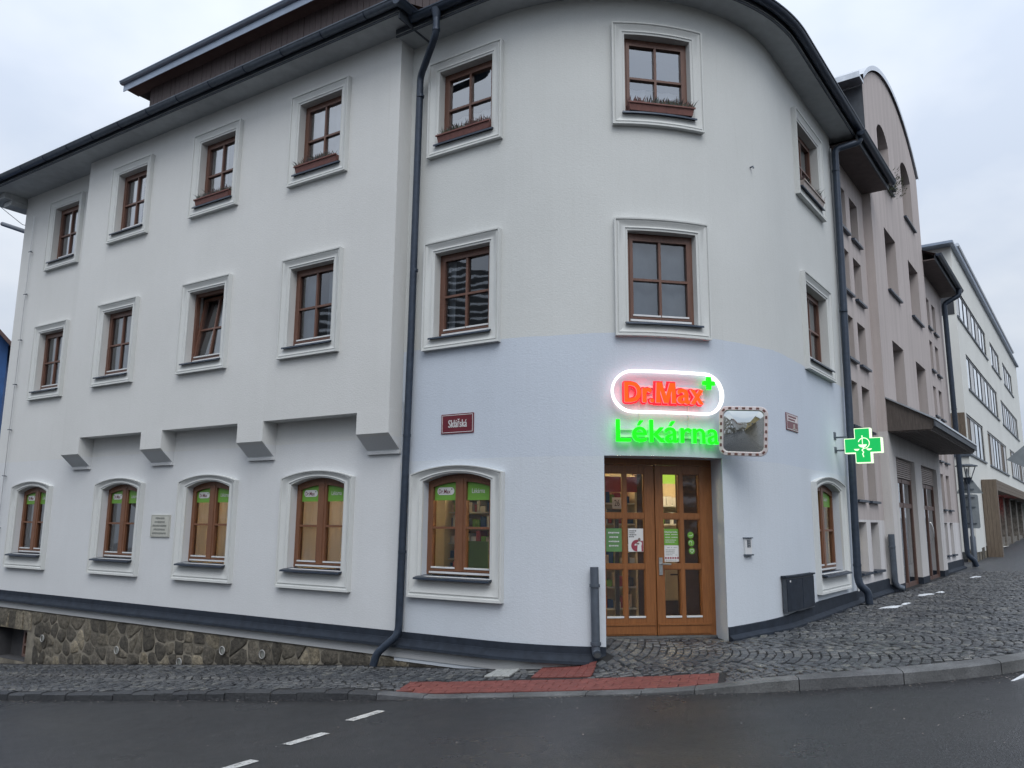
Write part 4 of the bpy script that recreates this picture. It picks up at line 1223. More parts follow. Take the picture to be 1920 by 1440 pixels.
# ---------------------------------------------------------------- downpipes
def downpipe(pts, r, mat, brackets=(), name='downpipe', parent=CORNER, ring=1.12, pos_fn=None):
    # round the bends
    P = [Vector(p) for p in pts]; Q = [P[0]]
    for i in range(1, len(P) - 1):
        a = (P[i - 1] - P[i]); b_ = (P[i + 1] - P[i]); k = min(.09, a.length * .4, b_.length * .4); a.normalize(); b_.normalize()
        for t_ in (0, .25, .5, .75, 1): Q.append(P[i] + a * k * (1 - t_) ** 2 + b_ * k * t_ ** 2)
    Q.append(P[-1])
    mb = MB(); mb.tube(Q, r, 14); dp = mb.build(name, mat, parent, smooth=50)
    for c_, ax in brackets:
        c_ = Vector(c_); ax = Vector(ax).normalized(); mb = MB(); mb.tube([c_ - ax * .018, c_ + ax * .018], r * ring, 14); mb.build('collar', mat, dp, smooth=40)
    return dp
up = (0, 0, 1)
dp1 = downpipe([W(-.62, GC + .08, ZC + .06), W(-.62, GC + .08, ZC - .30), W(-1.19, .14, 8.02), W(-1.25, .10, 4.), W(-1.31, .10, -.02), W(-1.33, .13, -.12), W(-1.56, .24, -.34), W(-1.60, .26, -.50)], .052, 'dark_metal',
               [(W(-.62, GC + .08, ZC - .24), up), (W(-1.18, .14, 7.7), up), (W(-1.23, .10, 5.0), up), (W(-1.27, .10, 2.6), up), (W(-1.29, .10, 1.0), up)])
mb = MB(); mb.tube([W(-.62, GC + .08, ZC + .08), W(-.62, GC + .08, ZC - .06)], [.085, .054], 14); mb.build('outlet', 'dark_metal', dp1, smooth=50)
downpipe([W(8.40, GC + .08, ZC + .05), W(8.40, GC + .08, ZC - .15), W(8.10, .12, 8.32), W(8.08, .11, 6), W(7.82, .11, .55), W(7.82, .14, .42), W(7.90, .24, .32), W(7.90, .25, .12)], .062, 'dark_metal',
         [(W(8.09, .115, 7.9), up), (W(8.02, .11, 5.2), up), (W(7.92, .11, 2.7), up), (W(7.83, .11, .75), up)], name='downpipe')
Pz = W(1.475, .07); zb = float(zpav(Pz[0], Pz[1])[0])
mb = MB(); st = downpipe([W(1.475, .068, .88), W(1.485, .068, -.05), W(1.488, .075, -.12), W(1.50, .13, zb + .075)], .052, 'grey_metal', [(W(1.478, .068, .66), up), (W(1.485, .068, -.02), up)], name='standpipe', ring=1.25)
mb = MB(); mb.add([tuple(Vector(W(1.503, .155, zb + .07)) + Vector((.04 * math.cos(a) , 0, .03 * math.sin(a)))) for a in np.linspace(0, 6.28, 12)[:-1]], [tuple(range(11))]); mb.build('mouth', 'ink', st)
mb = MB(); mb.tube([W(4.0, 0, 6.46), W(4.0, .05, 6.46), W(4.0, .055, 6.43)], .012, 7); mb.build('wall_hook', 'grey_metal', CORNER, smooth=60)
# lightning conductor with its clips at the far left corner
mb = MB(); mb.tube([W(-12.55, .05, z) for z in np.linspace(8.2, -.1, 20)], .007, 5); lc = mb.build('lightning_conductor', 'steel', CORNER, smooth=60)
for z in (7.35, 6.35, 5.3, 4.3, 3.3, 2.3, 1.2):
    mb = MB(); mb.tube([W(-12.55, .0, z), W(-12.55, .055, z)], .008, 5); mb.tube([W(-12.63, .052, z + .01), W(-12.47, .056, z)], .009, 5); mb.build('clip', 'dark_metal', lc)
mb = MB(); mb.tube([W(8.19, .02, z) for z in np.linspace(8.4, .3, 12)], .02, 8); lc2 = mb.build('cable_conduit', 'panel_light', CORNER, smooth=60)
for z in (7.6, 5.3, 3.1, 1.4): mb = MB(); mb.tube([W(8.19, .02, z - .012), W(8.19, .02, z + .012)], .028, 8); mb.build('clip', 'steel', lc2)
# branch pipe and cable at the back of the far left corner
mb = MB(); mb.tube([W(-13.02, -.25, 7.93), W(-15.3, -.5, 8.75)], .055, 10); mb.tube([W(-13.03, -.15, 8.10), W(-13.4, -.1, 8.22), W(-14.0, 0, 8.62), W(-14.8, .2, 9.2)], .008, 5); mb.build('service_pipe', 'dark_metal', CORNER, smooth=60)

# ---------------------------------------------------------------- entrance door
mb = MB()
mb.slab(MD, 0, .045, 0, 2.25, -.08, .0); mb.slab(MD, DW - .05, DW, 0, 2.25, -.08, .0); mb.slab(MD, .045, DW - .05, 2.17, 2.25, -.08, .0)
door = mb.build('door_frame', 'door_wood', CORNER, smooth=30); door['label'] = 'glazed double door of orange brown wood'
xm = .785
ROWS = [(.245, .835), (.905, 1.475), (1.55, 2.06)]
for li, (x0, x1, cols) in enumerate(((.048, xm - .003, ((.115, .355), (.405, .645))), (xm + .003, DW - .053, ((.895, 1.125), (1.175, 1.405))))):
    mb = MB(); f, bk = -.012 + .018 * li, -.075
    edges = [x0] + [v for c in cols for v in c] + [x1]
    for a, b_ in ((x0, cols[0][0]), (cols[0][1], cols[1][0]), (cols[1][1], x1)):
        thin = a == cols[0][1]
        mb.slab(MD, a, b_, .012, 2.165, bk + (.01 if thin else 0), f - (.008 if thin else 0))
    for a, b_ in cols:
        for c_, d_ in ((.012, .245), (.835, .905), (1.475, 1.55), (2.06, 2.165)):
            mb.slab(MD, a, b_, c_, d_, bk + .012, f - (.004 if c_ < .1 or d_ > 2 else .009))
    mb.slab(MD, x0 + .015, x1 - .015, .135, .155, f - .006, f + .016); mb.slab(MD, x0 + .02, x1 - .02, .03, .132, f - .01, f + .006)
    lf = mb.build('door_leaf', 'door_wood', CORNER, smooth=30)
    for a, b_ in cols:
        for c_, d_ in ROWS:
            mb = MB(); j = random.uniform(-.003, .003); mb.quad(MD(a, -.045 + j, c_), MD(b_, -.045 - j, c_), MD(b_, -.045, d_), MD(a, -.045 + j, d_)); mb.build('pane', 'glass_shop', lf)
            # glazing beads
            mb = MB()
            for p, q, r1, r2 in ((a, b_, d_ - .012, d_), (a, a + .01, c_, d_), (b_ - .01, b_, c_, d_)): mb.slab(MD, p, q, r1, r2, -.05, f - .016)
            mb.build('glazing_bead', 'door_wood', lf)
        mb = MB(); mb.slab(MD, a + .008, b_ - .008, .228, .250, f - .02, f + .006); mb.build('weather_bar', 'panel_light', lf)
    if li == 1:
        mb = MB(); hx = x0 + .055
        mb.slab(MD, hx - .024, hx + .024, .76, .98, f - .002, f + .012); pts_ = [MD(hx, f + .01, .90), MD(hx, f + .055, .90), MD(hx + .02, f + .06, .90), MD(hx + .12, f + .058, .897)]; mb.tube(pts_, .011, 8)
        mb.tube([MD(hx, f + .008, .80), MD(hx, f + .02, .80)], .012, 10); mb.build('handle', 'steel', lf, smooth=40)
mb = MB(); mb.slab(MD, 0, DW, -.035, .006, -.12, .03); mb.build('threshold', 'granite', CORNER)

# notices stuck to the door panes
def lines_of(mb, L, xc, w, z, h, d, seed, mi=0):
    r_ = random.Random(seed); x = xc - w / 2
    while x < xc + w / 2 - .006:
        l = r_.uniform(.006, .02); mb.slab(L, x, min(x + l, xc + w / 2), z - h / 2 * r_.uniform(.7, 1.2), z + h / 2 * r_.uniform(.7, 1.1), d - .001, d); x += l + .004
fz = -.040
p_ = thing('notice', 'green notice with four pale lines on the left door leaf', 'notice', MD(.235, fz, 1.1))
mb = MB(); mb.slab(MD, .128, .342, 1.05, 1.345, fz - .002, fz); mb.build('sheet', 'film_green_dull', p_)
mb = MB()
for i, (w_, z_) in enumerate(((.15, 1.29), (.12, 1.235), (.14, 1.18), (.13, 1.125))): lines_of(mb, MD, .235, w_, z_, .018, fz + .0025, 20 + i)
mb.build('lettering', 'panel_light', p_)
p_ = thing('poster', 'white poster with a figure in white before a red circle on the left door leaf', 'poster', MD(.53, fz, 1.1))
mb = MB(); mb.slab(MD, .428, .632, 1.05, 1.345, fz - .002, fz); mb.build('sheet', 'sign_white', p_)
mb = MB()
for i, (w_, z_) in enumerate(((.10, 1.315), (.08, 1.29), (.10, 1.265), (.075, 1.24))): lines_of(mb, MD, .437 + w_ / 2, w_, z_, .012, fz + .0025, 30 + i)
mb.build('lettering', 'ink', p_)
mb = MB(); P = [MD(.545 + .078 * math.cos(a), fz + .002, 1.128 + .075 * math.sin(a)) for a in np.linspace(.2, 2 * math.pi - .2, 24)]; mb.add(P, [tuple(range(24))]); mb.slab(MD, .56, .628, 1.055, 1.19, fz, fz + .0021); mb.build('red_circle', 'poster_red', p_)
mb = MB(); P = [(.545, 1.056), (.605, 1.056), (.602, 1.12), (.612, 1.16), (.598, 1.178), (.57, 1.182), (.545, 1.165), (.51, 1.14), (.515, 1.128), (.552, 1.135)]; mb.add([MD(x, fz + .004, z) for x, z in P], [tuple(range(len(P)))]); mb.build('printed_figure', 'sign_white', p_)
mb = MB(); P = [MD(.576 + .018 * math.cos(a), fz + .0045, 1.203 + .024 * math.sin(a)) for a in np.linspace(0, 2 * math.pi, 14)[:-1]]; mb.add(P, [tuple(range(13))]); mb.slab(MD, .535, .575, 1.142, 1.163, fz + .004, fz + .0055); mb.build('printed_head', 'skin_print', p_)
p_ = thing('opening_hours', 'green and white opening hours sheet beside the door handle', 'notice', MD(1.0, fz, 1.0))
mb = MB(); mb.slab(MD, .905, 1.118, 1.135, 1.345, fz - .002, fz); mb.build('green_half', 'film_green', p_)
mb = MB(); mb.slab(MD, .912, 1.122, .925, 1.132, fz - .002, fz); mb.build('white_half', 'sign_white', p_)
mb = MB(); put_text(mb, MD, 'Otevírací doba', 1.012, .175, 1.305, fz + .002, offset=.02)
for i, (w_, z_) in enumerate(((.07, 1.272), (.07, 1.235), (.15, 1.20), (.13, 1.175))): lines_of(mb, MD, .93 + w_ / 2, w_, z_, .009, fz + .0025, 40 + i)
for i, z_ in enumerate((1.272, 1.235)): lines_of(mb, MD, 1.06, .085, z_, .01, fz + .0025, 50 + i)
mb.build('lettering', 'sign_white', p_)
mb = MB()
for i, (x_, w_, z_) in enumerate(((.975, .035, 1.105), (1.02, .02, 1.105), (1.07, .05, 1.105), (1.0, .13, 1.075), (1.0, .13, 1.055), (1.0, .13, 1.035), (.98, .09, 1.012), (1.08, .02, 1.01), (1.01, .15, .945))): lines_of(mb, MD, x_, w_, z_, .008, fz + .0025, 60 + i)
mb.build('small_print', 'ink_grey', p_)
for k in range(6):
    mb = MB(); P = [MD(.935 + k * .033 + .013 * math.cos(a), fz + .002, .972 + .013 * math.sin(a)) for a in np.linspace(0, 6.283, 12)[:-1]]; mb.add(P, [tuple(range(11))]); mb.build('red_dot', 'poster_red', p_)
for k, (z_, lab) in enumerate(((1.265, 'topmost of three round green stickers on the right door leaf'), (1.165, 'middle one of three round green stickers on the right door leaf'), (1.062, 'lowest round green sticker with a heart on the right door leaf'))):
    t_ = thing('round_sticker', lab, 'sticker', MD(1.285, fz, z_), 'round green stickers on the door'); cxs = 1.285 + k * .006
    mb = MB(); P = [MD(cxs + .043 * math.cos(a), fz, z_ + .043 * math.sin(a)) for a in np.linspace(0, 6.283, 25)[:-1]]; mb.add(P, [tuple(range(24))]); mb.build('disc', 'film_green', t_)
    mb = MB()
    if k == 2:
        P = []
        for a in np.linspace(0, 2 * math.pi, 25)[:-1]:
            P.append(MD(cxs + .0016 * 16 * math.sin(a) ** 3, fz + .002, z_ + .0016 * (13 * math.cos(a) - 5 * math.cos(2 * a) - 2 * math.cos(3 * a) - math.cos(4 * a))))
        mb.tube(P + [P[0]], .0035, 5, cap=False)
    elif k == 1:
        mb.tube([MD(cxs - .012 + .018 * math.cos(a), fz + .002, z_ + .004 + .018 * math.sin(a)) for a in np.linspace(-.5, 3.6, 10)], .003, 5); mb.tube([MD(cxs + .004, fz + .002, z_ - .012), MD(cxs + .004, fz + .002, z_ - .022)], .003, 5)
    else:
        mb.tube([MD(cxs - .025, fz + .002, z_ - .008), MD(cxs + .02, fz + .002, z_ - .008), MD(cxs + .024, fz + .002, z_ + .012)], .004, 5)
    mb.build('symbol', 'panel_light', t_)

# ---------------------------------------------------------------- the shop inside
def MI(x, y, z):                 # x along the door, y metres behind it
    P = D0 + EX * x - EN * y; return (float(P[0]), float(P[1]), float(z))
MIm = lambda x, d, z: MI(x, -d, z)
mb = MB()
fp = [MI(-3.3, 4.4, 0)] + [W(s, -.3, 0) for s in np.linspace(-3.9, 1.55, 16)] + [MI(0, .09, 0), MI(DW, .09, 0)] + [W(s, -.3, 0) for s in np.linspace(3.3, 8.0, 12)] + [MI(4.2, 4.4, 0)]
n = len(fp)
mb.add([(x, y, .003) for x, y, z in fp], [tuple(range(n))]); fl_ = mb.build('shop_floor', 'shop_floor', CORNER)
mb = MB(); mb.add([(x, y, 2.52) for x, y, z in fp], [tuple(range(n))[::-1]]); mb.build('shop_ceiling', 'cream', CORNER)
mb = MB(); mb.quad(MI(-3.3, 4.4, 0), MI(4.6, 4.4, 0), MI(4.6, 4.4, 2.55), MI(-3.3, 4.4, 2.55)); mb.build('shop_back_wall', 'cream', CORNER)
for k, (x, y) in enumerate(((-.6, 1.5), (1.2, 1.9), (2.6, 2.9), (-1.4, 2.7))):
    mb = MB(); mb.slab(MIm, x - .45, x + .45, 2.44, 2.50, -y - .15, -y + .15)
    o = mb.build('ceiling_lamp', 'lamp_warm'); tag(o, ('flat lit ceiling lamp just inside the door', 'flat lit ceiling lamp over the counter', 'flat lit ceiling lamp at the right of the shop', 'flat lit ceiling lamp behind the left shop window')[k], 'lamp', 'ceiling lamps in the shop')
for k, s in enumerate((-5.55, -3.0)):  # unseen lamps, added to brighten the cream blinds from behind
    mb = MB(); mb.slab(W, s - .35, s + .35, 2.36, 2.42, -1.35, -1.0); o = mb.build('ceiling_lamp', 'lamp_warm')
    tag(o, ('flat lamp added unseen behind the arched window next to the plaque', 'flat lamp added unseen behind the arched window left of the downpipe')[k], 'lamp', 'ceiling lamps in the shop')
mb = MB()
for a, b_ in ((-6.6, -4.4), (-4.3, -1.9)):
    mb.quad(W(a, -2.2, 0), W(b_, -2.2, 0), W(b_, -2.2, 2.5), W(a, -2.2, 2.5)); mb.quad(W(a, -2.2, 2.5), W(b_, -2.2, 2.5), W(b_, -.28, 2.5), W(a, -.28, 2.5)); mb.quad(W(a, -2.2, 0), W(b_, -2.2, 0), W(b_, -.28, 0), W(a, -.28, 0))
    for s in (a, b_): mb.quad(W(s, -2.2, 0), W(s, -.28, 0), W(s, -.28, 2.5), W(s, -2.2, 2.5))
mb.build('back_office_lining', 'cream', CORNER)
def shelf_unit(x0, x1, y, label, seed, red=False, rows=6, M=None):
    MIm = M or globals()['MIm']
    r_ = random.Random(seed); t_ = thing('shop_shelf', label, 'shelf', MIm((x0 + x1) / 2, -y, 0), 'product shelves in the shop')
    mb = MB(); mb.slab(MIm, x0, x1, 0, 2.1, -y - .32, -y - .29)
    for x in (x0, x1 - .03): mb.slab(MIm, x, x + .03, 0, 2.1, -y - .29, -y)
    mb.build('carcass', 'cream', t_)
    for k in range(rows):
        z = .22 + k * 1.78 / rows; mb = MB(); mb.slab(MIm, x0 + .03, x1 - .03, z - .02, z, -y - .29, -y); mb.build('board', 'panel_light', t_)
        mbs = {m_: MB() for m_ in ('sign_white', 'film_green', 'poster_red', 'blind_cream', 'panel_dark', 'blue_wall')}
        x = x0 + .05
        while x < x1 - .1:
            w_ = r_.uniform(.04, .09); h_ = r_.uniform(.08, .19); m_ = r_.choice(['sign_white', 'sign_white', 'film_green', 'poster_red', 'blind_cream', 'panel_dark', 'blue_wall'])
            mb = MB(); mb.slab(MIm, x, x + w_, z + .001, z + h_, -y - .22, -y - .04 + r_.uniform(-.03, .02)); mb.build('product_box', m_, t_); x += w_ + r_.uniform(.004, .02)
    if red:
        mb = MB(); mb.slab(MIm, x0, x1, 1.86, 2.08, -y, -y + .02); mb.build('header', 'poster_red', t_)
    return t_
shelf_unit(.30, .98, 1.25, 'product shelf with a red header strip left inside the door', 1, True)
shelf_unit(1.35, 2.45, 2.5, 'product shelf behind the counter', 2)
shelf_unit(-1.28, -.42, .85, 'product shelf seen through the arched window left of the door', 3, rows=8, M=W)
mb = MB(); mb.slab(MIm, 1.0, 1.22, 0, 2.5, -1.5, -1.28); o = mb.build('pillar', 'shop_brown'); tag(o, 'dark brown pillar inside the shop behind the left door leaf', 'pillar')
mb = MB(); mb.slab(MIm, 1.46, 1.74, 0, 2.5, -.95, -.72); o = mb.build('pillar', 'shop_brown'); tag(o, 'dark brown pillar inside the shop behind the right door leaf', 'pillar')
ct = thing('counter', 'cream shop counter with a dark plinth seen through the right door leaf', 'counter', MI(1.1, 1.5, 0))
mb = MB(); mb.slab(MIm, 1.3, 2.1, .30, .92, -1.9, -1.45); mb.build('front', 'cream', ct)
mb = MB(); mb.slab(MIm, 1.3, 2.1, .0, .30, -1.88, -1.5); mb.build('base', 'shop_brown', ct)
mb = MB(); mb.slab(MIm, 1.28, 2.12, .92, .95, -1.95, -1.42); mb.build('top', 'panel_light', ct)
mb = MB(); mb.slab(MIm, 1.55, 1.67, .66, .68, -1.45, -1.43); mb.build('drawer_pull', 'panel_dark', ct)
mb = MB(); mb.slab(MIm, 1.26, 1.72, 1.98, 2.16, -1.02, -1.0); o = mb.build('shop_lamp', 'lamp_green'); tag(o, 'glowing yellow green panel high inside the right door leaf', 'lamp')
mb = MB(); mb.slab(MIm, .405, .535, 1.61, 1.76, -.62, -.615); mb2 = MB(); put_text(mb2, MIm, '26', .47, .075, 1.685, -.612, cap=.085)
tk = thing('number_card', 'white paper card with the number 26 inside the left door leaf', 'card', MI(.47, .62, 1.6)); mb.build('card', 'sign_white', tk); mb2.build('number', 'ink', tk)
mb = MB(); mb.slab(MIm, .33, .60, 1.50, 1.60, -.68, -.63); mb.slab(MIm, .44, .50, .0, 1.5, -.67, -.64); o = mb.build('ticket_stand', 'panel_dark'); tag(o, 'dark stand carrying the number card inside the door', 'stand')
mb = MB(); mb.slab(W, -.62, -.28, .0, 1.15, -.52, -.50); o = mb.build('green_box', 'film_green_dull'); tag(o, 'green display panel low behind the lit arched window', 'display')
mb = MB(); mb.slab(W, -1.62, -1.22, 0, 2.5, -1.1, -.75); o = mb.build('cream_partition', 'cream'); tag(o, 'cream partition end behind the left half of the lit arched window', 'partition')

# ---------------------------------------------------------------- signs on the wall
SG = thing('illuminated_sign', 'illuminated Dr.Max sign, red letters in a white neon oval', 'sign', W(2.42, .1, 2.78))
zc, hh_, sc0, sc1 = 3.06, .262, 1.715, 3.185
P = []
for q in range(64):
    an = 2 * math.pi * q / 64; xx = (sc0 + sc1) / 2 + math.copysign((sc1 - sc0) / 2 - hh_, math.cos(an)) + hh_ * math.cos(an); P.append((xx, zc + hh_ * math.sin(an)))
# straight runs need extra points on the curved wall
PP = []
for i in range(len(P)):
    a, b_ = P[i], P[(i + 1) % len(P)]; k = max(1, int(math.hypot(b_[0] - a[0], b_[1] - a[1]) / .06))
    PP += [(a[0] + (b_[0] - a[0]) * j / k, a[1] + (b_[1] - a[1]) * j / k) for j in range(k)]
mb = MB(); rows = []
for dd, off in ((.055, .016), (.10, .016), (.112, .009), (.112, -.009), (.10, -.016), (.055, -.016)):
    rw = []
    for (x, z) in PP + [PP[0]]:
        cx = min(max(x, sc0 + hh_), sc1 - hh_); vx, vz = x - cx, z - zc; L_ = math.hypot(vx, vz); rw.append(W(x + vx / L_ * off, dd, z + vz / L_ * off))
    rows.append(rw)
mb.sweep(rows + [rows[0]]); mb.build('oval_tube', 'neon_white', SG, smooth=40)
MATL = ['letter_face', 'letter_glow']
x_ = [('D', 1.945, .145, 'x'), ]
GLY = [('D', 1.862, 2.072, .262), ('r', 2.086, 2.205, .190), ('.', 2.182, 2.234, .052), ('M', 2.256, 2.523, .262), ('a', 2.535, 2.712, .196), ('x', 2.716, 2.895, .188)]
ZB = 2.918
def glyph(mb, ch, a, b_, h, d, thick=0., mi=0, mi_side=0, grow=0., shifts=((0, 0),)):
    c_, zc_ = (a + b_) / 2, ZB + h / 2 - (.003 if ch == 'a' else 0)
    if ch == 'M':
        w_, t_ = b_ - a, .062; x0, x1, z0, z1 = a, b_, ZB, ZB + h
        g = grow
        P = [(x0 - g, z0 - g), (x0 + t_ + g, z0 - g), (x0 + t_ - .004 + g, z0 + h * .60), (c_ - .030 - g * .3, z0 - g + .0), (c_ + .030 + g * .3, z0 - g), (x1 - t_ + .004 - g, z0 + h * .60), (x1 - t_ - g, z0 - g), (x1 + g, z0 - g), (x1 - .012 + g, z1 + g), (x1 - t_ - .020 - g, z1 + g), (c_, z0 + h * .36 + g), (x0 + t_ + .020 + g, z1 + g), (x0 + .012 - g, z1 + g)]
        T = [(0, 1, 2), (0, 2, 12), (12, 2, 11), (2, 3, 11), (11, 3, 10), (3, 4, 10), (10, 4, 9), (9, 4, 5), (9, 5, 8), (8, 5, 7), (5, 6, 7)]
        mb.add([W(x, d, z) for x, z in P], T, mi)
        if thick:
            n = len(P); mb.add([W(x, d, z) for x, z in P] + [W(x, d - thick, z) for x, z in P], [(i, (i + 1) % n, n + (i + 1) % n, n + i) for i in range(n)], mi_side)
        return
    for k, (sx_, sz_) in enumerate(shifts):
        put_text(mb, W, ch, c_ + sx_, b_ - a - .022, zc_ + sz_, d + .0008 * k, cap=h - .016, thick=thick, mi=mi, mi_side=mi_side, back=mi_side)
BOLD = [(0, 0)] + [(.012 * math.cos(q), .009 * math.sin(q)) for q in np.linspace(0, 2 * math.pi, 9)[:-1]]
WIDE = [(.030 * math.cos(q), .027 * math.sin(q)) for q in np.linspace(0, 2 * math.pi, 13)[:-1]] + [(.014 * math.cos(q), .012 * math.sin(q)) for q in np.linspace(0, 2 * math.pi, 7)[:-1]] + [(0, 0)]
for ch, a, b_, h in GLY:
    mb = MB(); glyph(mb, ch, a, b_, h, .088, .030, 0, 1, shifts=BOLD); mb.build('letter', MATL, SG)
mb = MB()
for ch, a, b_, h in GLY: glyph(mb, ch, a, b_, h, .036, grow=.026, shifts=WIDE)
mb.build('halo_plate', 'halo_red', SG)  # glowing plate added to imitate the red halo round the letters

mb = MB(); cx, cz, a_, b_ = 2.985, 3.205, .082, .026
Pc = [(-b_, -a_), (b_, -a_), (b_, -b_), (a_, -b_), (a_, b_), (b_, b_), (b_, a_), (-b_, a_), (-b_, b_), (-a_, b_), (-a_, -b_), (-b_, -b_)]
fr_ = [W(cx + x, .105, cz + z) for x, z in Pc]; bk_ = [W(cx + x, .06, cz + z) for x, z in Pc]
mb.add(fr_ + bk_, [tuple(range(12)), tuple(range(23, 11, -1))] + [(i, (i + 1) % 12, 12 + (i + 1) % 12, 12 + i) for i in range(12)])
mb.build('plus', 'green_face', SG)
mb = MB()
for z in (2.99, 3.13): mb.slab(W, 1.86, 2.96, z - .012, z + .012, .012, .03, 16)
for x in (1.9, 2.4, 2.9): mb.tube([W(x, 0, 3.06), W(x, .06, 3.06)], .012, 6)
mb.tube([W(2.06, .012, 3.0), W(2.06, .012, 2.55)], .006, 5); mb.tube([W(2.72, .012, 3.0), W(2.72, .012, 2.55)], .006, 5)
mb.build('mounting_rail', 'panel_light', SG)
SL = thing('pharmacy_lettering', 'glowing green Lékárna letters above the entrance', 'sign', W(2.42, .1, 2.4))
mb = MB(); put_text(mb, W, 'Lékárna', 2.425, 1.34, 2.555, .105, cap=.28, thick=.05, mi=0, mi_side=1, back=1)
for k_, (sx_, sz_) in enumerate(BOLD[1:]): put_text(mb, W, 'Lékárna', 2.425 + sx_ * .45, 1.34, 2.555 + sz_ * .45, .106 + .0006 * k_, cap=.28, mi=0)
mb.build('letters', ['green_face', 'green_glow'], SL)
mb = MB(); mb.slab(W, 1.76, 3.09, 2.48, 2.51, .012, .04, 20); mb.slab(W, 1.76, 3.09, 2.57, 2.59, .012, .04, 20)
mb.build('mounting_rail', 'panel_light', SL)

def plate(name, label, s0, s1, z0, z1, mat, frame_mat, text=None, tmat='sign_white', d=.012, cat='sign'):
    t_ = thing(name, label, cat, W((s0 + s1) / 2, d, z0)); mb = MB(); mb.slab(W, s0, s1, z0, z1, .002, d, 6); mb.build('panel', mat, t_)
    mb = MB(); e = .014; w_ = .007
    for a, b_, c_, d_ in ((s0 + e, s1 - e, z1 - e - w_, z1 - e), (s0 + e, s1 - e, z0 + e, z0 + e + w_), (s0 + e, s0 + e + w_, z0 + e, z1 - e), (s1 - e - w_, s1 - e, z0 + e, z1 - e)): mb.slab(W, a, b_, c_, d_, d - .001, d + .0015, 4)
    mb.build('border', frame_mat, t_)
    if text: mb = MB(); put_text(mb, W, text[0], text[1], text[2], text[3], d + .002, cap=text[4], offset=.006); [put_text(mb, W, text[0], text[1] + q_, text[2], text[3], d + .0025 + abs(q_) * .05, cap=text[4]) for q_ in (-.003, .003)]; mb.build('lettering', tmat, t_)
    return t_
plate('street_sign', 'dark red street name plate reading Sklářská beside the downpipe', -.735, -.19, 2.595, 2.865, 'sign_red', 'sign_white', ('Sklářská', -.455, .31, 2.735, .115))
t_ = plate('street_sign', 'small red and white street plate right of the mirror', 4.72, 5.26, 2.745, 2.99, 'sign_red', 'sign_white')
mb = MB(); mb.slab(W, 4.76, 5.24, 2.875, 2.965, .0125, .015, 4); mb.build('white_field', 'mirror_frame', t_)
mb = MB()
for i, (x_, w2, z_) in enumerate(((4.98, .36, 2.945), (4.95, .30, 2.905))): lines_of(mb, W, x_, w2, z_, .024, .017, 70 + i)
mb.build('lettering', 'sign_red', t_)
mb = MB(); mb.slab(W, 5.02, 5.10, 2.79, 2.85, .0125, .015); mb.slab(W, 4.98, 5.2, 2.775, 2.79, .0125, .015); mb.build('emblem', 'box_tan', t_)
t_ = plate('stone_plaque', 'cream stone plaque with five carved lines between two arched windows', -7.19, -6.65, 1.105, 1.49, 'plaque', 'ink_grey', cat='plaque', d=.022)
mb = MB()
for i, (w2, z_) in enumerate(((.26, 1.43), (.30, 1.365), (.41, 1.30), (.33, 1.235), (.40, 1.17))): lines_of(mb, W, -6.93, w2, z_, .034, .0245, 80 + i)
mb.build('lettering', 'ink_grey', t_)
t_ = thing('intercom', 'narrow grey door intercom panel right of the entrance', 'intercom', W(3.58, .02, 1.02))
mb = MB(); mb.slab(W, 3.525, 3.645, 1.03, 1.235, .0, .03); mb.build('housing', 'panel_light', t_)
mb = MB(); mb.slab(W, 3.515, 3.66, 1.232, 1.245, 0, .045); mb.slab(W, 3.52, 3.66, 1.015, 1.032, 0, .045); mb.build('end_strip', 'grey_metal', t_)
mb = MB(); mb.slab(W, 3.56, 3.62, 1.12, 1.215, .03, .034); mb.build('button_field', 'grey_metal', t_)
for k in range(4): mb = MB(); mb.slab(W, 3.572, 3.608, 1.127 + k * .022, 1.139 + k * .022, .034, .037); mb.build('button', 'steel', t_)
t_ = thing('cable_box', 'dark grey utility box at the foot of the wall right of the entrance', 'utility box', W(4.8, .1, .2))
mb = MB(); mb.slab(W, 4.30, 5.42, .26, .715, 0.02, .07, 8); mb.build('housing', 'dark_clad', t_, smooth=30)
mb = MB(); mb.slab(W, 4.32, 4.85, .28, .69, .07, .078, 5); mb.build('door', 'plinth', t_); mb = MB(); mb.slab(W, 4.87, 5.40, .28, .69, .07, .078, 5); mb.build('door', 'plinth', t_)
mb = MB(); mb.slab(W, 4.28, 5.44, .715, .735, .01, .09, 8); mb.build('lid', 'plinth', t_); mb = MB(); mb.slab(W, 4.40, 4.43, .65, .675, .078, .081); mb.build('label_plate', 'sign_white', t_)
t_ = thing('letter_plate', 'small pale plate by the downpipe beside the right arched window', 'plate', W(7.7, .02, 1.17))
mb = MB(); mb.slab(W, 7.62, 7.76, 1.17, 1.48, 0, .03); mb.build('panel', 'plaque', t_); mb = MB(); mb.slab(W, 7.66, 7.73, 1.33, 1.40, .03, .034); mb.build('slot', 'ink_grey', t_)

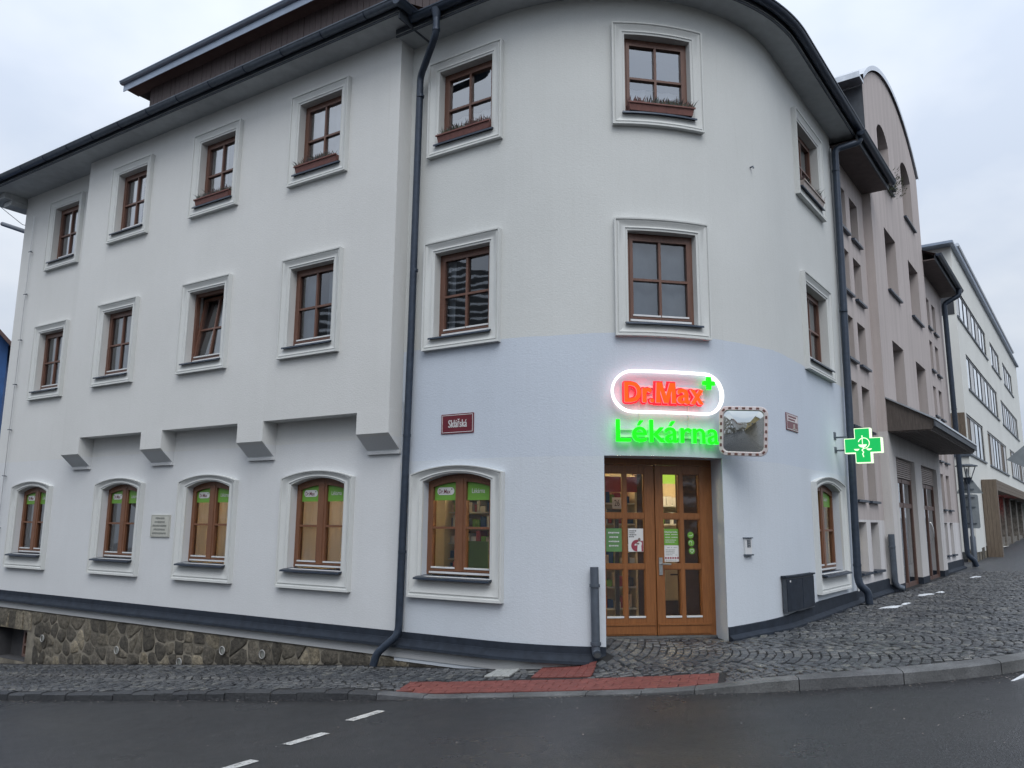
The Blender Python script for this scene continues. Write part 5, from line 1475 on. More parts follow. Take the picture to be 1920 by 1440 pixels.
# traffic mirror
TM = thing('traffic_mirror', 'convex traffic mirror with a red and white bordered frame', 'mirror', W(3.3, 0, 2.55))
mc = np.array(W(3.29, .33, 2.575)); to_cam = np.array([-.30, -.95, -.10]); nn = to_cam / np.linalg.norm(to_cam)
ux = np.cross(nn, [0, 0, 1]); ux = -ux / np.linalg.norm(ux); ux = ux if ux[0] > 0 else -ux
uz = np.cross(ux, nn); uz = uz if uz[2] > 0 else -uz
rl = rad(-3.); ux, uz = ux * math.cos(rl) + uz * math.sin(rl), -ux * math.sin(rl) + uz * math.cos(rl)
def MM(x, d, z): return tuple(mc + ux * x + uz * z + nn * d)
def rsq(a, b_, r, n=7):
    P = []
    for cx, cz, a0 in ((a - r, b_ - r, 0), (-a + r, b_ - r, 90), (-a + r, -b_ + r, 180), (a - r, -b_ + r, 270)):
        for k in range(n): an = rad(a0 + 90 * k / (n - 1)); P.append((cx + r * math.cos(an), cz + r * math.sin(an)))
    return P
HA, HB = .30, .315
mb = MB(); rows = []
for f, rr2, dd in ((0, .10, -.05), (0, .10, .0), (.006, .095, .008), (.045, .07, .012), (.052, .066, .006), (.055, .064, -.012)):
    rows.append([MM(x, dd, z) for x, z in rsq(HA - f, HB - f, rr2)])
mb.sweep([r + [r[0]] for r in rows]); mb.add(rows[0], [tuple(range(len(rows[0])))]); mb.build('frame', 'mirror_frame', TM, smooth=40)
mb = MB(); rows = []; Rm = 1.35
for f in np.linspace(1, 0.02, 14):
    rows.append([MM(x * f, -.008 - ((x * f) ** 2 + (z * f) ** 2) / (2 * Rm) + .04, z * f) for x, z in rsq(HA - .052, HB - .052, .066)])
for r in rows: pass
mb.sweep([r + [r[0]] for r in rows]); mb.add(rows[-1], [tuple(range(len(rows[-1])))]); mb.build('mirror_face', 'mirror', TM, smooth=80)
marks = [(x, s_ * (HB - .025), 0) for x in (-.17, -.085, 0, .085, .17) for s_ in (-1, 1)] + [(s_ * (HA - .025), z, 90) for z in (-.18, -.09, 0, .09, .18) for s_ in (-1, 1)] + [(sx_ * (HA - .052), sz_ * (HB - .052), 45 * -sx_ * sz_) for sx_ in (-1, 1) for sz_ in (-1, 1)]
for x, z, an in marks:
    c_, s_ = math.cos(rad(an)), math.sin(rad(an)); mb = MB()
    P = [(-.019, -.0125), (.019, -.0125), (.019, .0125), (-.019, .0125)]
    mb.add([MM(x + a * c_ - b_ * s_, .0135, z + a * s_ + b_ * c_) for a, b_ in P], [(0, 1, 2, 3)]); mb.build('border_mark', 'mirror_mark', TM)
mb = MB(); mb.tube([W(3.3, 0, 2.575), MM(0, -.05, 0)], .022, 8); mb.slab(W, 3.22, 3.38, 2.5, 2.65, 0, .015); mb.build('bracket', 'grey_metal', TM)

# pharmacy cross on a bracket, square to the right street
XC = thing('pharmacy_cross', 'glowing green pharmacy cross with bowl and snake on a wall bracket', 'sign', WR(7.3, 0, 2.42))
def MX(x, d, z):                  # x outwards from the wall, d towards the viewer along the street
    return WR(7.32 - d, x, z)
cx, cz, A_x, B_x = .455, 2.70, .285, .122
def cross(a, b_): return [(-b_, -a), (b_, -a), (b_, -b_), (a, -b_), (a, b_), (b_, b_), (b_, a), (-b_, a), (-b_, b_), (-a, b_), (-a, -b_), (-b_, -b_)]
mb = MB(); O = cross(A_x, B_x)
f0 = [MX(cx + x, .09, cz + z) for x, z in O]; b0 = [MX(cx + x, -.06, cz + z) for x, z in O]
mb.add(f0 + b0, [tuple(range(23, 11, -1))] + [(i, (i + 1) % 12, 12 + (i + 1) % 12, 12 + i) for i in range(12)]); mb.build('case', 'cross_line', XC)
mb = MB(); I = cross(A_x - .011, B_x - .011); mb.add([MX(cx + x, .094, cz + z) for x, z in I], [tuple(range(12))]); mb.build('face', 'cross_green', XC)
mb = MB(); mb.sweep([[MX(cx + x, .091, cz + z) for x, z in O + O[:1]], [MX(cx + x, .091, cz + z) for x, z in I + I[:1]]]); mb.build('outline', 'cross_line', XC)
mb = MB()
for dz_ in (-.018, .012):
    f1 = [MX(cx + x, dz_, cz + z) for x, z in cross(A_x + .004, B_x + .004)]; b1 = [MX(cx + x, dz_ - .008, cz + z) for x, z in cross(A_x + .004, B_x + .004)]
    mb.add(f1 + b1, [(i, (i + 1) % 12, 12 + (i + 1) % 12, 12 + i) for i in range(12)])
mb.build('rim', 'panel_light', XC)
mb = MB()
mb.tube([MX(cx, .1, cz + .15), MX(cx, .1, cz + .02)], .006, 6); mb.tube([MX(cx, .1, cz + .145), MX(cx, .1, cz + .16)], .011, 8)
mb.tube([MX(cx + .02 + .085 * math.cos(a), .1, cz + .035 + .085 * math.sin(a)) for a in np.linspace(rad(165), rad(-95), 18)], .0075, 6)
P = [(-.065, .015), (.065, .015)] + [(.065 * math.cos(a), .015 + .05 * math.sin(a)) for a in np.linspace(0, -math.pi, 10)][1:-1]; mb.add([MX(cx + x, .0975, cz + z) for x, z in P], [tuple(range(len(P)))])
for s_ in (-1, 1):
    P = [(s_ * .095 + .042 * math.cos(a), -.055 + .03 * math.sin(a)) for a in np.linspace(math.pi, 2 * math.pi, 9)]; mb.add([MX(cx + x, .0975, cz + z) for x, z in P], [tuple(range(9))])
mb.tube([MX(cx + .018 * math.sin(k * 1.1) * (1 - k / 18), .1, cz - .03 - k * .0115) for k in range(15)], .008, 6)
mb.build('bowl_and_snake', 'cross_line', XC)
mb = MB()
for z in (2.66, 2.88):
    mb.tube([MX(0, 0, z - .02), MX(.2, 0, z - .02)], .014, 6)
mb.slab(WR, 7.26, 7.38, 2.60, 2.70, 0, .012); mb.slab(WR, 7.26, 7.38, 2.82, 2.95, 0, .012); mb.build('bracket', 'grey_metal', XC)
t_ = thing('floodlight', 'small grey floodlight with bracket behind the pharmacy cross', 'lamp', WR(8.3, .1, 2.9))
mb = MB(); mb.slab(lambda x, d, z: WR(8.35 + x * .4, .22 + d, z), -.12, .12, 2.92, 3.08, -.05, .08); mb.build('housing', 'sign_back', t_); mb = MB(); mb.tube([WR(8.3, 0, 2.95), WR(8.35, .2, 3.0)], .012, 6); mb.build('arm', 'grey_metal', t_)

# ================================================================== the pink building
PINK = thing('pink_building', 'pink rendered town house with a curved gable next to the corner building', 'building', WR(14.4, 0, .1))
ROWS_P = [(1.86, 2.86), (3.22, 4.10), (4.50, 5.38), (5.83, 6.72), (7.10, 8.0)]
def niche_cols(s0): return (s0, s0 + .66), (s0 + 1.0, s0 + 1.66)
opsP, opsQ = [], []
for a, b_ in niche_cols(8.75):
    opsP += [Op(a, b_, z0, z1, dep=.34) for z0, z1 in ROWS_P] + [Op(a, b_, .56, 1.47, dep=.34)]
for a, b_ in ((18.5, 19.1), (19.55, 20.15)):
    opsQ += [Op(a, b_, z0, z1, dep=.34) for z0, z1 in ROWS_P] + [Op(a, b_, .60, 1.5, dep=.34)]
mb = MB(); dP = -.05
wall(mb, WR, 8.22, 11.0, -.3, 8.6, opsP, d=dP, step=2)
mb.build('wall', 'wall_pink', PINK, smooth=30); mb = MB()
wall(mb, WR, 17.35, 21.6, -.3, 8.85, opsQ, d=dP, step=2)
mb.quad(WR(21.6, dP, -.3), WR(21.6, -5, -.3), WR(21.6, -5, 8.85), WR(21.6, dP, 8.85))
mb.build('wall', 'wall_pink', PINK, smooth=30)
GD, G0, G1 = .12, 10.97, 17.4
garch = arch_fn(G0, G1, 11.1, 1.25)
opsG = [Op(12.2, 13.45, 9.28, 10.5, .3, dep=.34), Op(14.95, 16.3, 9.24, 10.62, .3, dep=.34), Op(12.2, 13.45, 6.62, 8.1, dep=.34), Op(15.0, 16.35, 6.62, 8.1, dep=.34),
        Op(12.2, 13.45, 4.02, 5.46, dep=.34), Op(15.0, 16.35, 4.02, 5.46, dep=.34)]
ENT = [Op(11.65, 13.72, .05, 2.85, dep=.2), Op(14.55, 16.75, .05, 2.85, dep=.2)]
mb = MB(); wall(mb, WR, G0, G1, -.3, garch, opsG + ENT, d=GD, step=.35)
for s in (G0, G1): mb.quad(WR(s, GD, -.3), WR(s, dP - .3, -.3), WR(s, dP - .3, 8.6), WR(s, GD, 8.6))
mb.build('gable_wall', 'wall_gable', PINK, smooth=30)
mb = MB(); rows = []
for k in range(33):
    x = G0 - .12 + (G1 - G0 + .24) * k / 32; z = arch_fn(G0 - .12, G1 + .12, 11.1, 1.27)(x)
    rows.append([WR(x, GD + .06, z - .02), WR(x, GD + .06, z + .10), WR(x, -6, z + .10)])
mb.sweep(rows); mb.build('barrel_roof', 'zinc', PINK, smooth=50)
mb = MB()
for s in (G0, G1): mb.quad(WR(s, GD - .004, 8.6), WR(s, -6, 8.6), WR(s, -6, 11.1), WR(s, GD - .004, 11.1))
mb.build('barrel_side', 'dark_clad', PINK)
mb = MB(); mb.slab(WR, G0 - .42, G0 - .05, 11.0, 11.06, -6, GD + .04); mb.slab(WR, G0 - .40, G0 - .36, 11.06, 11.14, -6, GD + .03); mb.build('verge_sheet', 'zinc', PINK)
def pink_window(op, d, style='quad', gl='glass_dark'):
    return window(PINK, WR, planar((op.s0 + op.s1) / 2, WR), op, d, style, cur=None, fd=-.26, frame='pink_frame', sur=None, gl=gl, no_sill=True)
def thin_sill(w, op, d):
    mb = MB(); mb.slab(WR, op.s0 - .04, op.s1 + .05, op.zb - .03, op.zb + .012, d - .22, d + .07); mb.build('sill', 'dark_metal', w)
for op in opsP + opsQ: w, L, p_ = pink_window(op, dP, 'plain'); thin_sill(w, op, dP)
for op in opsG: w, L, p_ = pink_window(op, GD, 'quad'); thin_sill(w, op, GD)
mb = MB()
for z0, z1 in ((.3, 3.0), (3.0, 5.6), (5.7, 8.4), (8.5, 11.0)):
    mb.quad(WR(8.3, -1.1, z0), WR(21.4, -1.1, z0), WR(21.4, -1.1, z1), WR(8.3, -1.1, z1))
mb.build('room_lining', 'room_dark', PINK)
# entrance glazing with louvres
for k, op in enumerate(ENT):
    Mx = planar((op.s0 + op.s1) / 2, WR); sm = (op.s0 + op.s1) / 2; L = lambda x, d, z, Mx=Mx, sm=sm: Mx(x - sm, d + GD, z)
    a, b_ = op.s0, op.s1; mb = MB(); fd = -.10; zt = 2.42
    xs_ = [a, a + .09, (a + b_) / 2 - .045, (a + b_) / 2 + .045, b_ - .09, b_]
    for i in (0, 2, 4): mb.slab(L, xs_[i], xs_[i + 1], .08, zt, fd - .06, fd)
    for z0, z1 in ((.08, .2), (1.80, 1.90), (2.33, zt)): mb.slab(L, a, b_, z0, z1, fd - .055, fd - .005)
    dw = mb.build('entrance_door', 'pink_frame', PINK)
    for x0, x1 in ((xs_[1], xs_[2]), (xs_[3], xs_[4])):
        for z0, z1 in ((.2, 1.8), (1.9, 2.33)): mb = MB(); mb.quad(L(x0, fd - .03, z0), L(x1, fd - .03, z0), L(x1, fd - .028, z1), L(x0, fd - .028, z1)); mb.build('pane', 'glass_upper', dw)
    for i in range(9):
        z = zt + .02 + i * .046; mb = MB(); mb.slab(L, a, b_, z, z + .032, fd - .05, fd + .012 - (i % 2) * .0); mb.build('louvre', 'box_tan', dw)
    if k: mb = MB(); mb.tube([L(xs_[3] - .02 + 0, fd + .0, 1.0)] + [L(xs_[3] - .02, fd + .02 + .07 * math.sin(q), 1.25 - .25 * math.cos(q)) for q in np.linspace(0, math.pi, 9)], .014, 7); mb.build('pull_handle', 'steel', dw)
# canopy over the entrance
cn = MB(); c0, c1, cd, zw, zf, zs_ = 11.05, 17.5, .86, 4.0, 3.50, 3.32
rw = [[WR(x, GD, zw), WR(x, GD + cd, zf), WR(x, GD + cd, zf - .10), WR(x, GD + cd - .05, zs_), WR(x, GD, zs_)] for x in (c0, c1)]
cn.sweep([r + [r[0]] for r in rw]); cn.add(rw[0], [(0, 1, 2, 3, 4)]); cn.add(rw[1], [(4, 3, 2, 1, 0)])
CAN = cn.build('canopy', 'clad_dark', PINK)
mb = MB(); rw = [[WR(x, GD, zw + .035), WR(x, GD + cd + .05, zf + .03), WR(x, GD + cd + .05, zf - .01), WR(x, GD, zw + .004)] for x in (c0 - .06, c1 + .06)]
mb.sweep([r + [r[0]] for r in rw]); mb.add(rw[0], [(0, 1, 2, 3)]); mb.add(rw[1], [(3, 2, 1, 0)]); mb.build('canopy_sheet', 'zinc', CAN)
for k in range(9):
    d0 = GD + .01 + k * (cd - .07) / 9; mb = MB(); mb.slab(WR, c0 + .02, c1 - .02, zs_ - .022, zs_ - .002, d0 + .006, d0 + (cd - .07) / 9 - .004); mb.build('soffit_board', 'clad_dark', CAN)
mb = MB(); mb.slab(WR, c0 - .05, c1 + .05, zf - .13, zf - .0, GD + cd, GD + cd + .03); mb.build('canopy_fascia', 'dark_clad', CAN)
# eaves of the two side bays
for s0, s1, zz_, dd in ((8.3, 11.0, 8.48, .46), (17.35, 21.75, 8.70, .42)):
    mb = MB(); mb.slab(WR, s0, s1, zz_, zz_ + .03, dP - .2, dd + .02); mb.build('bay_soffit', 'soffit_brown', PINK)
    mb = MB(); mb.slab(WR, s0, s1, zz_ - .02, zz_ + .13, dd, dd + .03); mb.build('bay_fascia', 'dark_clad', PINK)
    gutter(lambda s, d, z, dd=dd: WR(s, dd + .03 + d, z), s0 - .05, s1 + .03, 4, .075, zz_ + .15, name='bay_gutter', parent=PINK)
    mb = MB(); rows = [[WR(x, dd + .05, zz_ + .17), WR(x, -5, zz_ + .17 + 5.6 * math.tan(rad(24)))] for x in (s0, s1)]; mb.sweep(rows); mb.build('bay_roof', 'roof_tile', PINK)
downpipe([WR(21.3, .52, 8.8), WR(21.3, .52, 8.6), WR(21.15, .10, 8.35), WR(21.5, .10, .55), WR(21.6, .25, .40), WR(21.65, .3, .22)], .075, 'dark_metal', [(WR(21.3, .10, 5), up)], parent=PINK)
downpipe([WR(10.9, .07, 1.24), WR(10.95, .07, .30), WR(11.0, .10, .22), WR(11.05, .2, .18)], .06, 'grey_metal', [(WR(10.9, .07, 1.0), up)], parent=PINK, name='standpipe')
def prP(x0, x1):
    def f(s):
        P = WR(s); g = float(zg(P[0], P[1])); return [(dP, g + .26), (dP + .025, g + .25), (dP + .03, g + .07), (dP + .1, g + .02), (dP + .1, g - .1), (dP, g - .1)]
    return f
band('plinth_skirt', WR, 8.22, 10.97, prP(0, 0), 'plinth', 6, PINK); band('plinth_skirt', WR, 17.4, 21.6, prP(0, 0), 'plinth', 6, PINK)
for a, b_ in ((G0, 11.65), (13.72, 14.55), (16.75, G1)):
    mb = MB(); P = WR((a + b_) / 2); g = float(zg(P[0], P[1])); mb.slab(WR, a - .004, b_ + .004, g - .1, g + .14, GD - .3, GD + .012); mb.build('pier_foot', 'plinth', PINK)
t_ = thing('window_plant', 'trailing green plant on a gable window sill of the pink building', 'plant', WR(12.6, GD + .1, 9.28))
r_ = random.Random(5); mb = MB()
for _ in range(220):
    x, dd, z = 12.75 + r_.gauss(0, .22), GD + .16 + r_.uniform(-.1, .22), 9.30 + r_.uniform(-.28, .18); e1, e2 = r_.uniform(-.07, .07), r_.uniform(-.06, .08)
    mb.add([WR(x, dd, z), WR(x + .02, dd + .02, z + .01), WR(x + e1, dd + e2, z + e2)], [(0, 1, 2)])
mb.build('leaves', 'sprig_green', t_)
mb = MB(); mb.slab(WR, 12.25, 13.3, 9.29, 9.42, GD - .02, GD + .14); mb.build('trough', 'dark_clad', t_)

# ================================================================== the white building
WHITE_B = thing('white_building', 'white modern four storey building with ribbon windows and wooden shop front', 'building', WR(34, 0, .3))
Z0, ZT, E0, E1 = .3, 11.35, 24.85, 52.
strips = [(25.0, 34.4, 8.82, 10.0, 3), (36.1, 40.3, 8.82, 10.0, 2), (42.0, 47.4, 8.82, 10.0, 2), (26.5, 37.3, 6.38, 7.70, 2), (39.0, 48.6, 6.38, 7.6, 2), (25.1, 30.0, 3.9, 5.33, 2), (31.5, 39.6, 3.9, 5.33, 2), (41.5, 50.0, 3.95, 5.35, 2)]
opsW = [Op(a, b_, c_, d_, dep=.1) for a, b_, c_, d_, k in strips] + [Op(28.0, 51.5, .55, 2.78, dep=.8)]
mb = MB(); wall(mb, WR, E0, E1, Z0 + .25, ZT, opsW, d=0., step=4)
sd = lambda x, d, z: WR(E0, x, z)
mb.quad(WR(E0, 0, Z0 + .25), WR(E0, -8, Z0 + .25), WR(E0, -8, ZT), WR(E0, 0, ZT)); mb.quad(WR(E1, 0, Z0), WR(E1, -8, Z0), WR(E1, -8, ZT), WR(E1, 0, ZT))
mb.build('wall', 'wall_white', WHITE_B)
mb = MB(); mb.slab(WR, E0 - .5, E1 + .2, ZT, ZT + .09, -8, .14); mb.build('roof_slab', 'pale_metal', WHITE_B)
mb = MB(); mb.tube([WR(x, .16, ZT + .2) for x in np.linspace(E0 + .5, E1 - 4, 8)], .07, 8); mb.build('snow_guard', 'zinc', WHITE_B)
r_ = random.Random(9)
for a, b_, c_, d_, k in strips:
    mb = MB()
    for q in (c_, d_ - .07): mb.slab(WR, a, b_, q, q + .07, -.12, -.03)
    n = max(3, int((b_ - a) / 1.1)); xs_ = np.linspace(a, b_, n + 1)
    for x in xs_: mb.slab(WR, max(a, x - .03), min(b_, x + .03), c_, d_, -.12, -.03)
    sw = mb.build('window', 'panel_dark', WHITE_B)
    for i, (x0, x1) in enumerate(zip(xs_, xs_[1:])):
        kind = ('glass', 'light', 'dark' if c_ < 5 else 'glass', 'light', 'glass')[(i + k) % 5]
        mb = MB(); mb.quad(WR(x0 + .03, -.05, c_ + .07), WR(x1 - .03, -.05, c_ + .07), WR(x1 - .03, -.05, d_ - .07), WR(x0 + .03, -.05, d_ - .07))
        mb.build('pane' if kind == 'glass' else 'panel', {'light': 'panel_light', 'glass': 'glass_dark', 'dark': ('clad_wood' if c_ < 5 else 'panel_dark')}[kind], sw)
    mb = MB(); mb.slab(WR, a - .05, b_ + .05, c_ - .05, c_ + .01, -.1, .05); mb.build('sill', 'grey_metal', sw)
mb = MB(); mb.quad(WR(25, -.7, .5), WR(51.5, -.7, .5), WR(51.5, -.7, 10.5), WR(25, -.7, 10.5)); mb.build('room_lining', 'room_dark', WHITE_B)
# wood cladding at the corner loggia
for i in range(9):
    mb = MB(); x0 = -1.5 + i * .165; mb.slab(sd, x0, x0 + .158, 3.92, 5.32, -.001, -.02); mb.add([], []); 
    P = [WR(E0 - .03, x0, 3.92), WR(E0 - .03, x0 + .158, 3.92), WR(E0 - .03, x0 + .158, 5.32), WR(E0 - .03, x0, 5.32), WR(E0 - .002, x0, 3.92), WR(E0 - .002, x0 + .158, 3.92), WR(E0 - .002, x0 + .158, 5.32), WR(E0 - .002, x0, 5.32)]
    mb = MB(); mb.add(P, [(0, 1, 2, 3), (0, 1, 5, 4), (1, 2, 6, 5), (2, 3, 7, 6), (3, 0, 4, 7)]); mb.build('cladding_board', 'clad_wood', WHITE_B)
mb = MB(); mb.slab(WR, E0 - .06, E0 - .01, 3.78, 3.90, -3, .06); mb.build('ledge', 'grey_metal', WHITE_B)
mb = MB(); mb.quad(WR(E0 - .012, -1.6, 8.85), WR(E0 - .012, -.05, 8.85), WR(E0 - .012, -.05, 10.0), WR(E0 - .012, -1.6, 10.0)); mb.build('loggia_shade_panel', 'panel_dark', WHITE_B)  # flat dark sheet, the shade of the loggia put in as colour
# stone foot, wooden portal, piers and red lit sign
for a in np.arange(E0, 28, .42):
    P = WR(a, .0); g = float(zg(P[0], P[1])); mb = MB(); mb.slab(WR, a, a + .40, g - .1, g + .38, -.3, -.02 + random.uniform(0, .03)); mb.build('stone', 'rubble_stone', WHITE_B)
g = .25
for i in range(4):
    mb = MB(); d0 = .02 + i * .12; mb.slab(WR, 27.55, 27.85, .1, 3.12, d0, d0 + .115); mb.build('portal_board', 'clad_wood', WHITE_B)
mb = MB(); mb.slab(WR, 27.86, 28.0, .1, 3.12, .02, .48); mb.build('portal_post', 'wood_clad', WHITE_B)
for i in range(3):
    mb = MB(); mb.slab(WR, 28.0, 51.5, 2.74 + i * .13, 2.862 + i * .13, .0, .48); mb.build('lintel_board', 'clad_wood', WHITE_B)
for k, x in enumerate((29.9, 31.6, 33.4, 36, 39, 42.5, 46)):
    mb = MB(); P = WR(x); gg = float(zg(P[0], P[1])); mb.slab(WR, x, x + .75, gg - .1, 2.76, -.5, -.05); mb.build('pier', 'wall_plain' if k < 2 else 'rubble', WHITE_B)
mb = MB(); mb.slab(WR, 28., 51.5, .2, .95, -.45, -.12); mb.build('low_wall', 'rubble', WHITE_B)
for a, b_ in ((28.0, 29.9), (30.65, 31.6), (32.35, 33.4), (34.15, 36), (36.75, 39), (39.75, 42.5), (43.25, 46), (46.75, 51)):
    mb = MB(); mb.quad(WR(a, -.4, .9), WR(b_, -.4, .9), WR(b_, -.4, 2.76), WR(a, -.4, 2.76)); mb.build('shop_pane', 'glass_dark', WHITE_B)
t_ = thing('neon_sign', 'red glowing shop sign behind the far shop front of the white building', 'sign', WR(36, -.3, 2.2))
mb = MB()
for i in range(7):
    x = 34.3 + i * .55; mb.slab(WR, x, x + .38, 2.15 + (i % 2) * .05, 2.42 - (i % 3) * .04, -.36, -.32)
mb.build('letters', 'neon_red', t_)
mb = MB()
for x in np.arange(34.2, 38.2, .5): mb.slab(WR, x, x + .05, .9, 2.76, -.30, -.26)
mb.build('bars', 'panel_dark', t_)

# ================================================================== street lamp and traffic signs
lx, ly = 14.2, 24.95; lz = float(zg(lx, ly))
LP = thing('street_lamp', 'dark street lamp with an open lantern and flat round top', 'street lamp', (lx, ly, lz))
mb = MB(); mb.tube([(lx, ly, lz), (lx, ly, lz + .9), (lx, ly, lz + .95), (lx, ly, lz + 2.55)], [.085, .08, .05, .042], 12); mb.build('pole', 'grey_metal', LP, smooth=40)
mb = MB()
for k in range(4):
    a = rad(45 + 90 * k); mb.tube([(lx + .04 * math.cos(a), ly + .04 * math.sin(a), lz + 2.5), (lx + .25 * math.cos(a), ly + .25 * math.sin(a), lz + 3.06)], .014, 6)
mb.build('strut', 'grey_metal', LP)
mb = MB(); mb.tube([(lx, ly, lz + 3.06), (lx, ly, lz + 3.09), (lx, ly, lz + 3.13)], [.31, .31, .16], 24); mb.build('cap', 'grey_metal', LP, smooth=40)
mb = MB(); mb.tube([(lx, ly, lz + 2.52), (lx, ly, lz + 2.72)], [.05, .14], 12); mb.build('reflector_cup', 'dark_metal', LP, smooth=40)
mb = MB(); mb.tube([(lx, ly, lz + 2.7), (lx, ly, lz + 3.0)], .035, 10); mb.build('lamp_tube', 'lamp_glass', LP, smooth=40)
def sign_frame(c_, yaw):          # plate seen from the back, x to the right
    c_ = np.array(c_); n_ = np.array([-math.sin(yaw), -math.cos(yaw), 0]); t_ = np.array([math.cos(yaw), -math.sin(yaw), 0])
    return lambda x, d, z: tuple(c_ + t_ * x + n_ * d + np.array([0, 0, z]))
TS = thing('traffic_sign', 'grey back of a triangular traffic sign with an oblong plate on the lamp post', 'traffic sign', (lx + .05, ly + .1, lz))
F_ = sign_frame((lx + .10, ly + .13, 0), rad(28))
mb = MB(); tri = [(-.37, 2.42), (.37, 2.42), (.0, 3.02)]
mb.add([F_(x, .01, z) for x, z in tri] + [F_(x, -.01, z) for x, z in tri], [(0, 1, 2), (5, 4, 3), (0, 1, 4, 3), (1, 2, 5, 4), (2, 0, 3, 5)]); mb.build('triangle_plate', 'sign_back', TS)
mb = MB(); P = [(x, 1.87 + z) for x, z in rsq(.22, .52, .06)]; n = len(P)
mb.add([F_(x, .01, z) for x, z in P] + [F_(x, -.01, z) for x, z in P], [tuple(range(n)), tuple(range(2 * n - 1, n - 1, -1))] + [(i, (i + 1) % n, n + (i + 1) % n, n + i) for i in range(n)]); mb.build('oblong_plate', 'sign_back', TS)
for z in (1.5, 2.0, 2.3, 2.55, 2.8): mb = MB(); mb.slab(F_, -.13, .13, z - .015, z + .015, .01, .04); mb.build('clamp', 'grey_metal', TS)
sx_, sy_ = 12.35, 18.05; sz_ = float(zg(sx_, sy_))
TS2 = thing('traffic_sign', 'grey back of a triangular sign cut by the right edge of the picture', 'traffic sign', (sx_, sy_, sz_))
F2 = sign_frame((11.87, 18.0, 0), rad(33)); mb = MB(); tri = [(-.45, 2.78), (.45, 2.78), (0, 3.50)]
tri = [(-.60, 2.92), (-.02, 3.42), (.55, 2.75), (-.05, 2.62)]
mb.add([F2(x, .01, z) for x, z in tri] + [F2(x, -.01, z) for x, z in tri], [(0, 1, 2, 3), (7, 6, 5, 4), (0, 1, 5, 4), (1, 2, 6, 5), (2, 3, 7, 6), (3, 0, 4, 7)]); mb.build('plate', 'sign_back', TS2)
mb = MB(); mb.tube([F2(.32, .05, sz_), F2(.32, .05, 3.3)], .035, 10); mb.build('pole', 'steel', TS2, smooth=40)

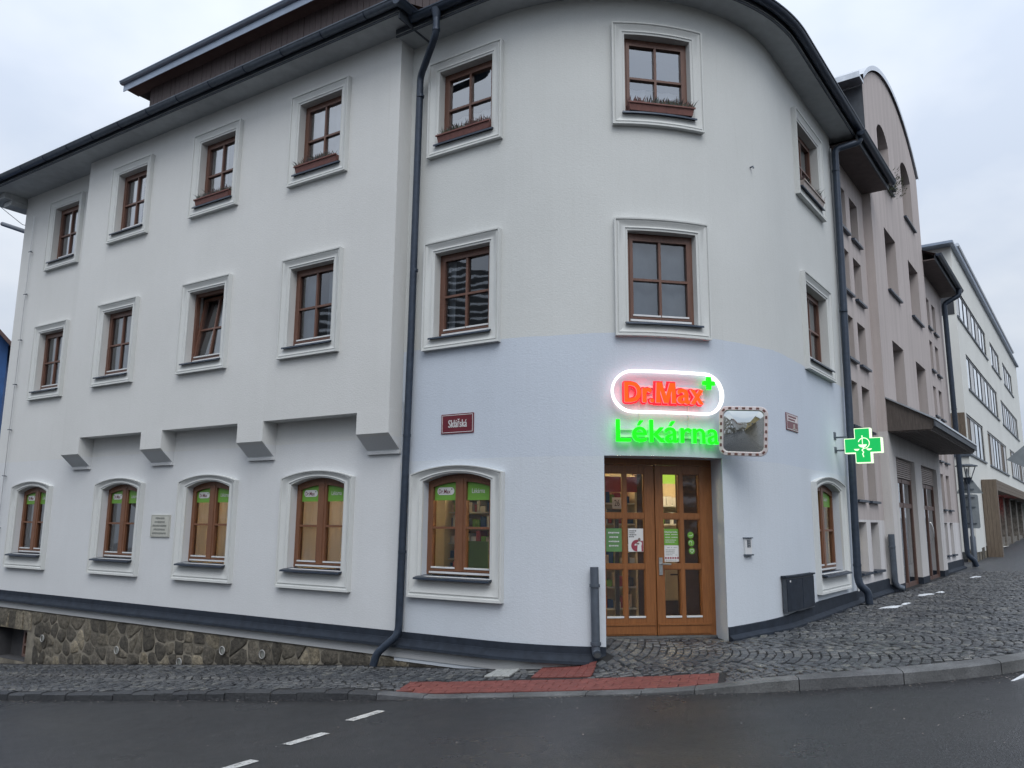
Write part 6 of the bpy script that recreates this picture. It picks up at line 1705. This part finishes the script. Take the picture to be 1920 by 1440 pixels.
# ================================================================== houses further off
def house(name, label, c0, ex, w_, dep, zb, ze, zr, wallm, roofm='roof_tile', wins=(), group=None):
    """gable to the front: c0 front left corner, ex unit vector along the front"""
    ex = np.array(ex, float); ex /= np.linalg.norm(ex); ey = np.array([-ex[1], ex[0]])
    t_ = thing(name, label, 'house', (c0[0] + ex[0] * w_ / 2, c0[1] + ex[1] * w_ / 2, zb), group)
    Mh = lambda x, y, z: (float(c0[0] + ex[0] * x + ey[0] * y), float(c0[1] + ex[1] * x + ey[1] * y), float(z))
    mb = MB()
    mb.add([Mh(0, 0, zb), Mh(w_, 0, zb), Mh(w_, 0, ze), Mh(w_ / 2, 0, zr), Mh(0, 0, ze), Mh(0, dep, zb), Mh(w_, dep, zb), Mh(w_, dep, ze), Mh(w_ / 2, dep, zr), Mh(0, dep, ze)], [(0, 1, 2, 3, 4), (9, 8, 7, 6, 5), (1, 6, 7, 2), (0, 4, 9, 5)])
    mb.build('wall', wallm, t_)
    mb = MB()
    sl = (zr - ze) / (w_ / 2); o = .45
    for sgn in (0, 1):
        xa, xb = (-o, w_ / 2) if sgn == 0 else (w_ + o, w_ / 2); za = ze - o * sl
        P = [Mh(xa, -o, za), Mh(xb, -o, zr), Mh(xb, dep + o, zr), Mh(xa, dep + o, za)]; Q = [(x, y, z + .16) for x, y, z in P]
        mb.box8(P + Q)
    mb.build('roof', roofm, t_)
    for (x, z, ww, hh) in wins:
        Mw = lambda a, d, zz: Mh(a, -d, zz)
        mb = MB()
        for a, b_, c_, d_ in ((x, x + ww, z, z + .08), (x, x + ww, z + hh - .08, z + hh), (x, x + .08, z, z + hh), (x + ww - .08, x + ww, z, z + hh), (x + ww / 2 - .04, x + ww / 2 + .04, z, z + hh)): mb.slab(Mw, a, b_, c_, d_, -.02, .05)
        wd = mb.build('window', 'sign_white', t_); mb = MB(); mb.slab(Mw, x + .06, x + ww - .06, z + .06, z + hh - .06, -.01, .02); mb.build('pane', 'panel_dark', wd)
    return t_
house('blue_house', 'blue house with a dark steep roof at the left edge behind the corner building', (-25.4, 22.3), (.894, .447), 9.3, 9, -4, 7.2, 12.2, 'blue_wall', wins=((5.4, 4.2, 1.2, 1.5), (7.2, 1.4, 1.2, 1.5)))
house('ochre_house', 'ochre house across the street, seen in the traffic mirror', (5, -22), (-1, .12), 11, 9, -.6, 6.2, 9.6, 'ochre_wall', 'snow', wins=[(1.2 + k * 2.4, 3.4, 1.2, 1.5) for k in range(4)] + [(1.2 + k * 2.4, .8, 1.2, 1.5) for k in range(4)], group='houses across the street')
house('grey_house', 'grey house up the bank across the street, seen in the traffic mirror', (-14, -24), (-1, -.3), 9, 8, 0, 6.0, 9.5, 'wall_plain', 'roof_tile', wins=[(1 + k * 2.4, 3.4, 1.1, 1.4) for k in range(3)], group='houses across the street')
house('tiled_house', 'house with rows of snow on its tiled roof, mirrored in the middle floor windows', (-21, -3), (.93, .37), 9, 10, -2.5, 4.6, 11.2, 'wall_plain', 'snowy_tiles', wins=[(1 + k * 2.6, 1.2, 1.1, 1.4) for k in range(3)], group='houses across the street')
RL = thing('railing', 'dark street railing across the road, seen in the traffic mirror', 'railing', (-9, -6, -1))
a, b_ = np.array([-16., -2.0]), np.array([-2.5, -9.0])
for k in range(12):
    p = a + (b_ - a) * k / 11; z = float(zroad(*p)); mb = MB(); mb.tube([(p[0], p[1], z), (p[0], p[1], z + 1.0)], .03, 6); mb.build('post', 'dark_metal', RL)
mb = MB()
for h in (.45, .98): mb.tube([(*(a + (b_ - a) * k / 11), float(zroad(*(a + (b_ - a) * k / 11))) + h) for k in range(12)], .025, 6)
mb.build('rail', 'dark_metal', RL)
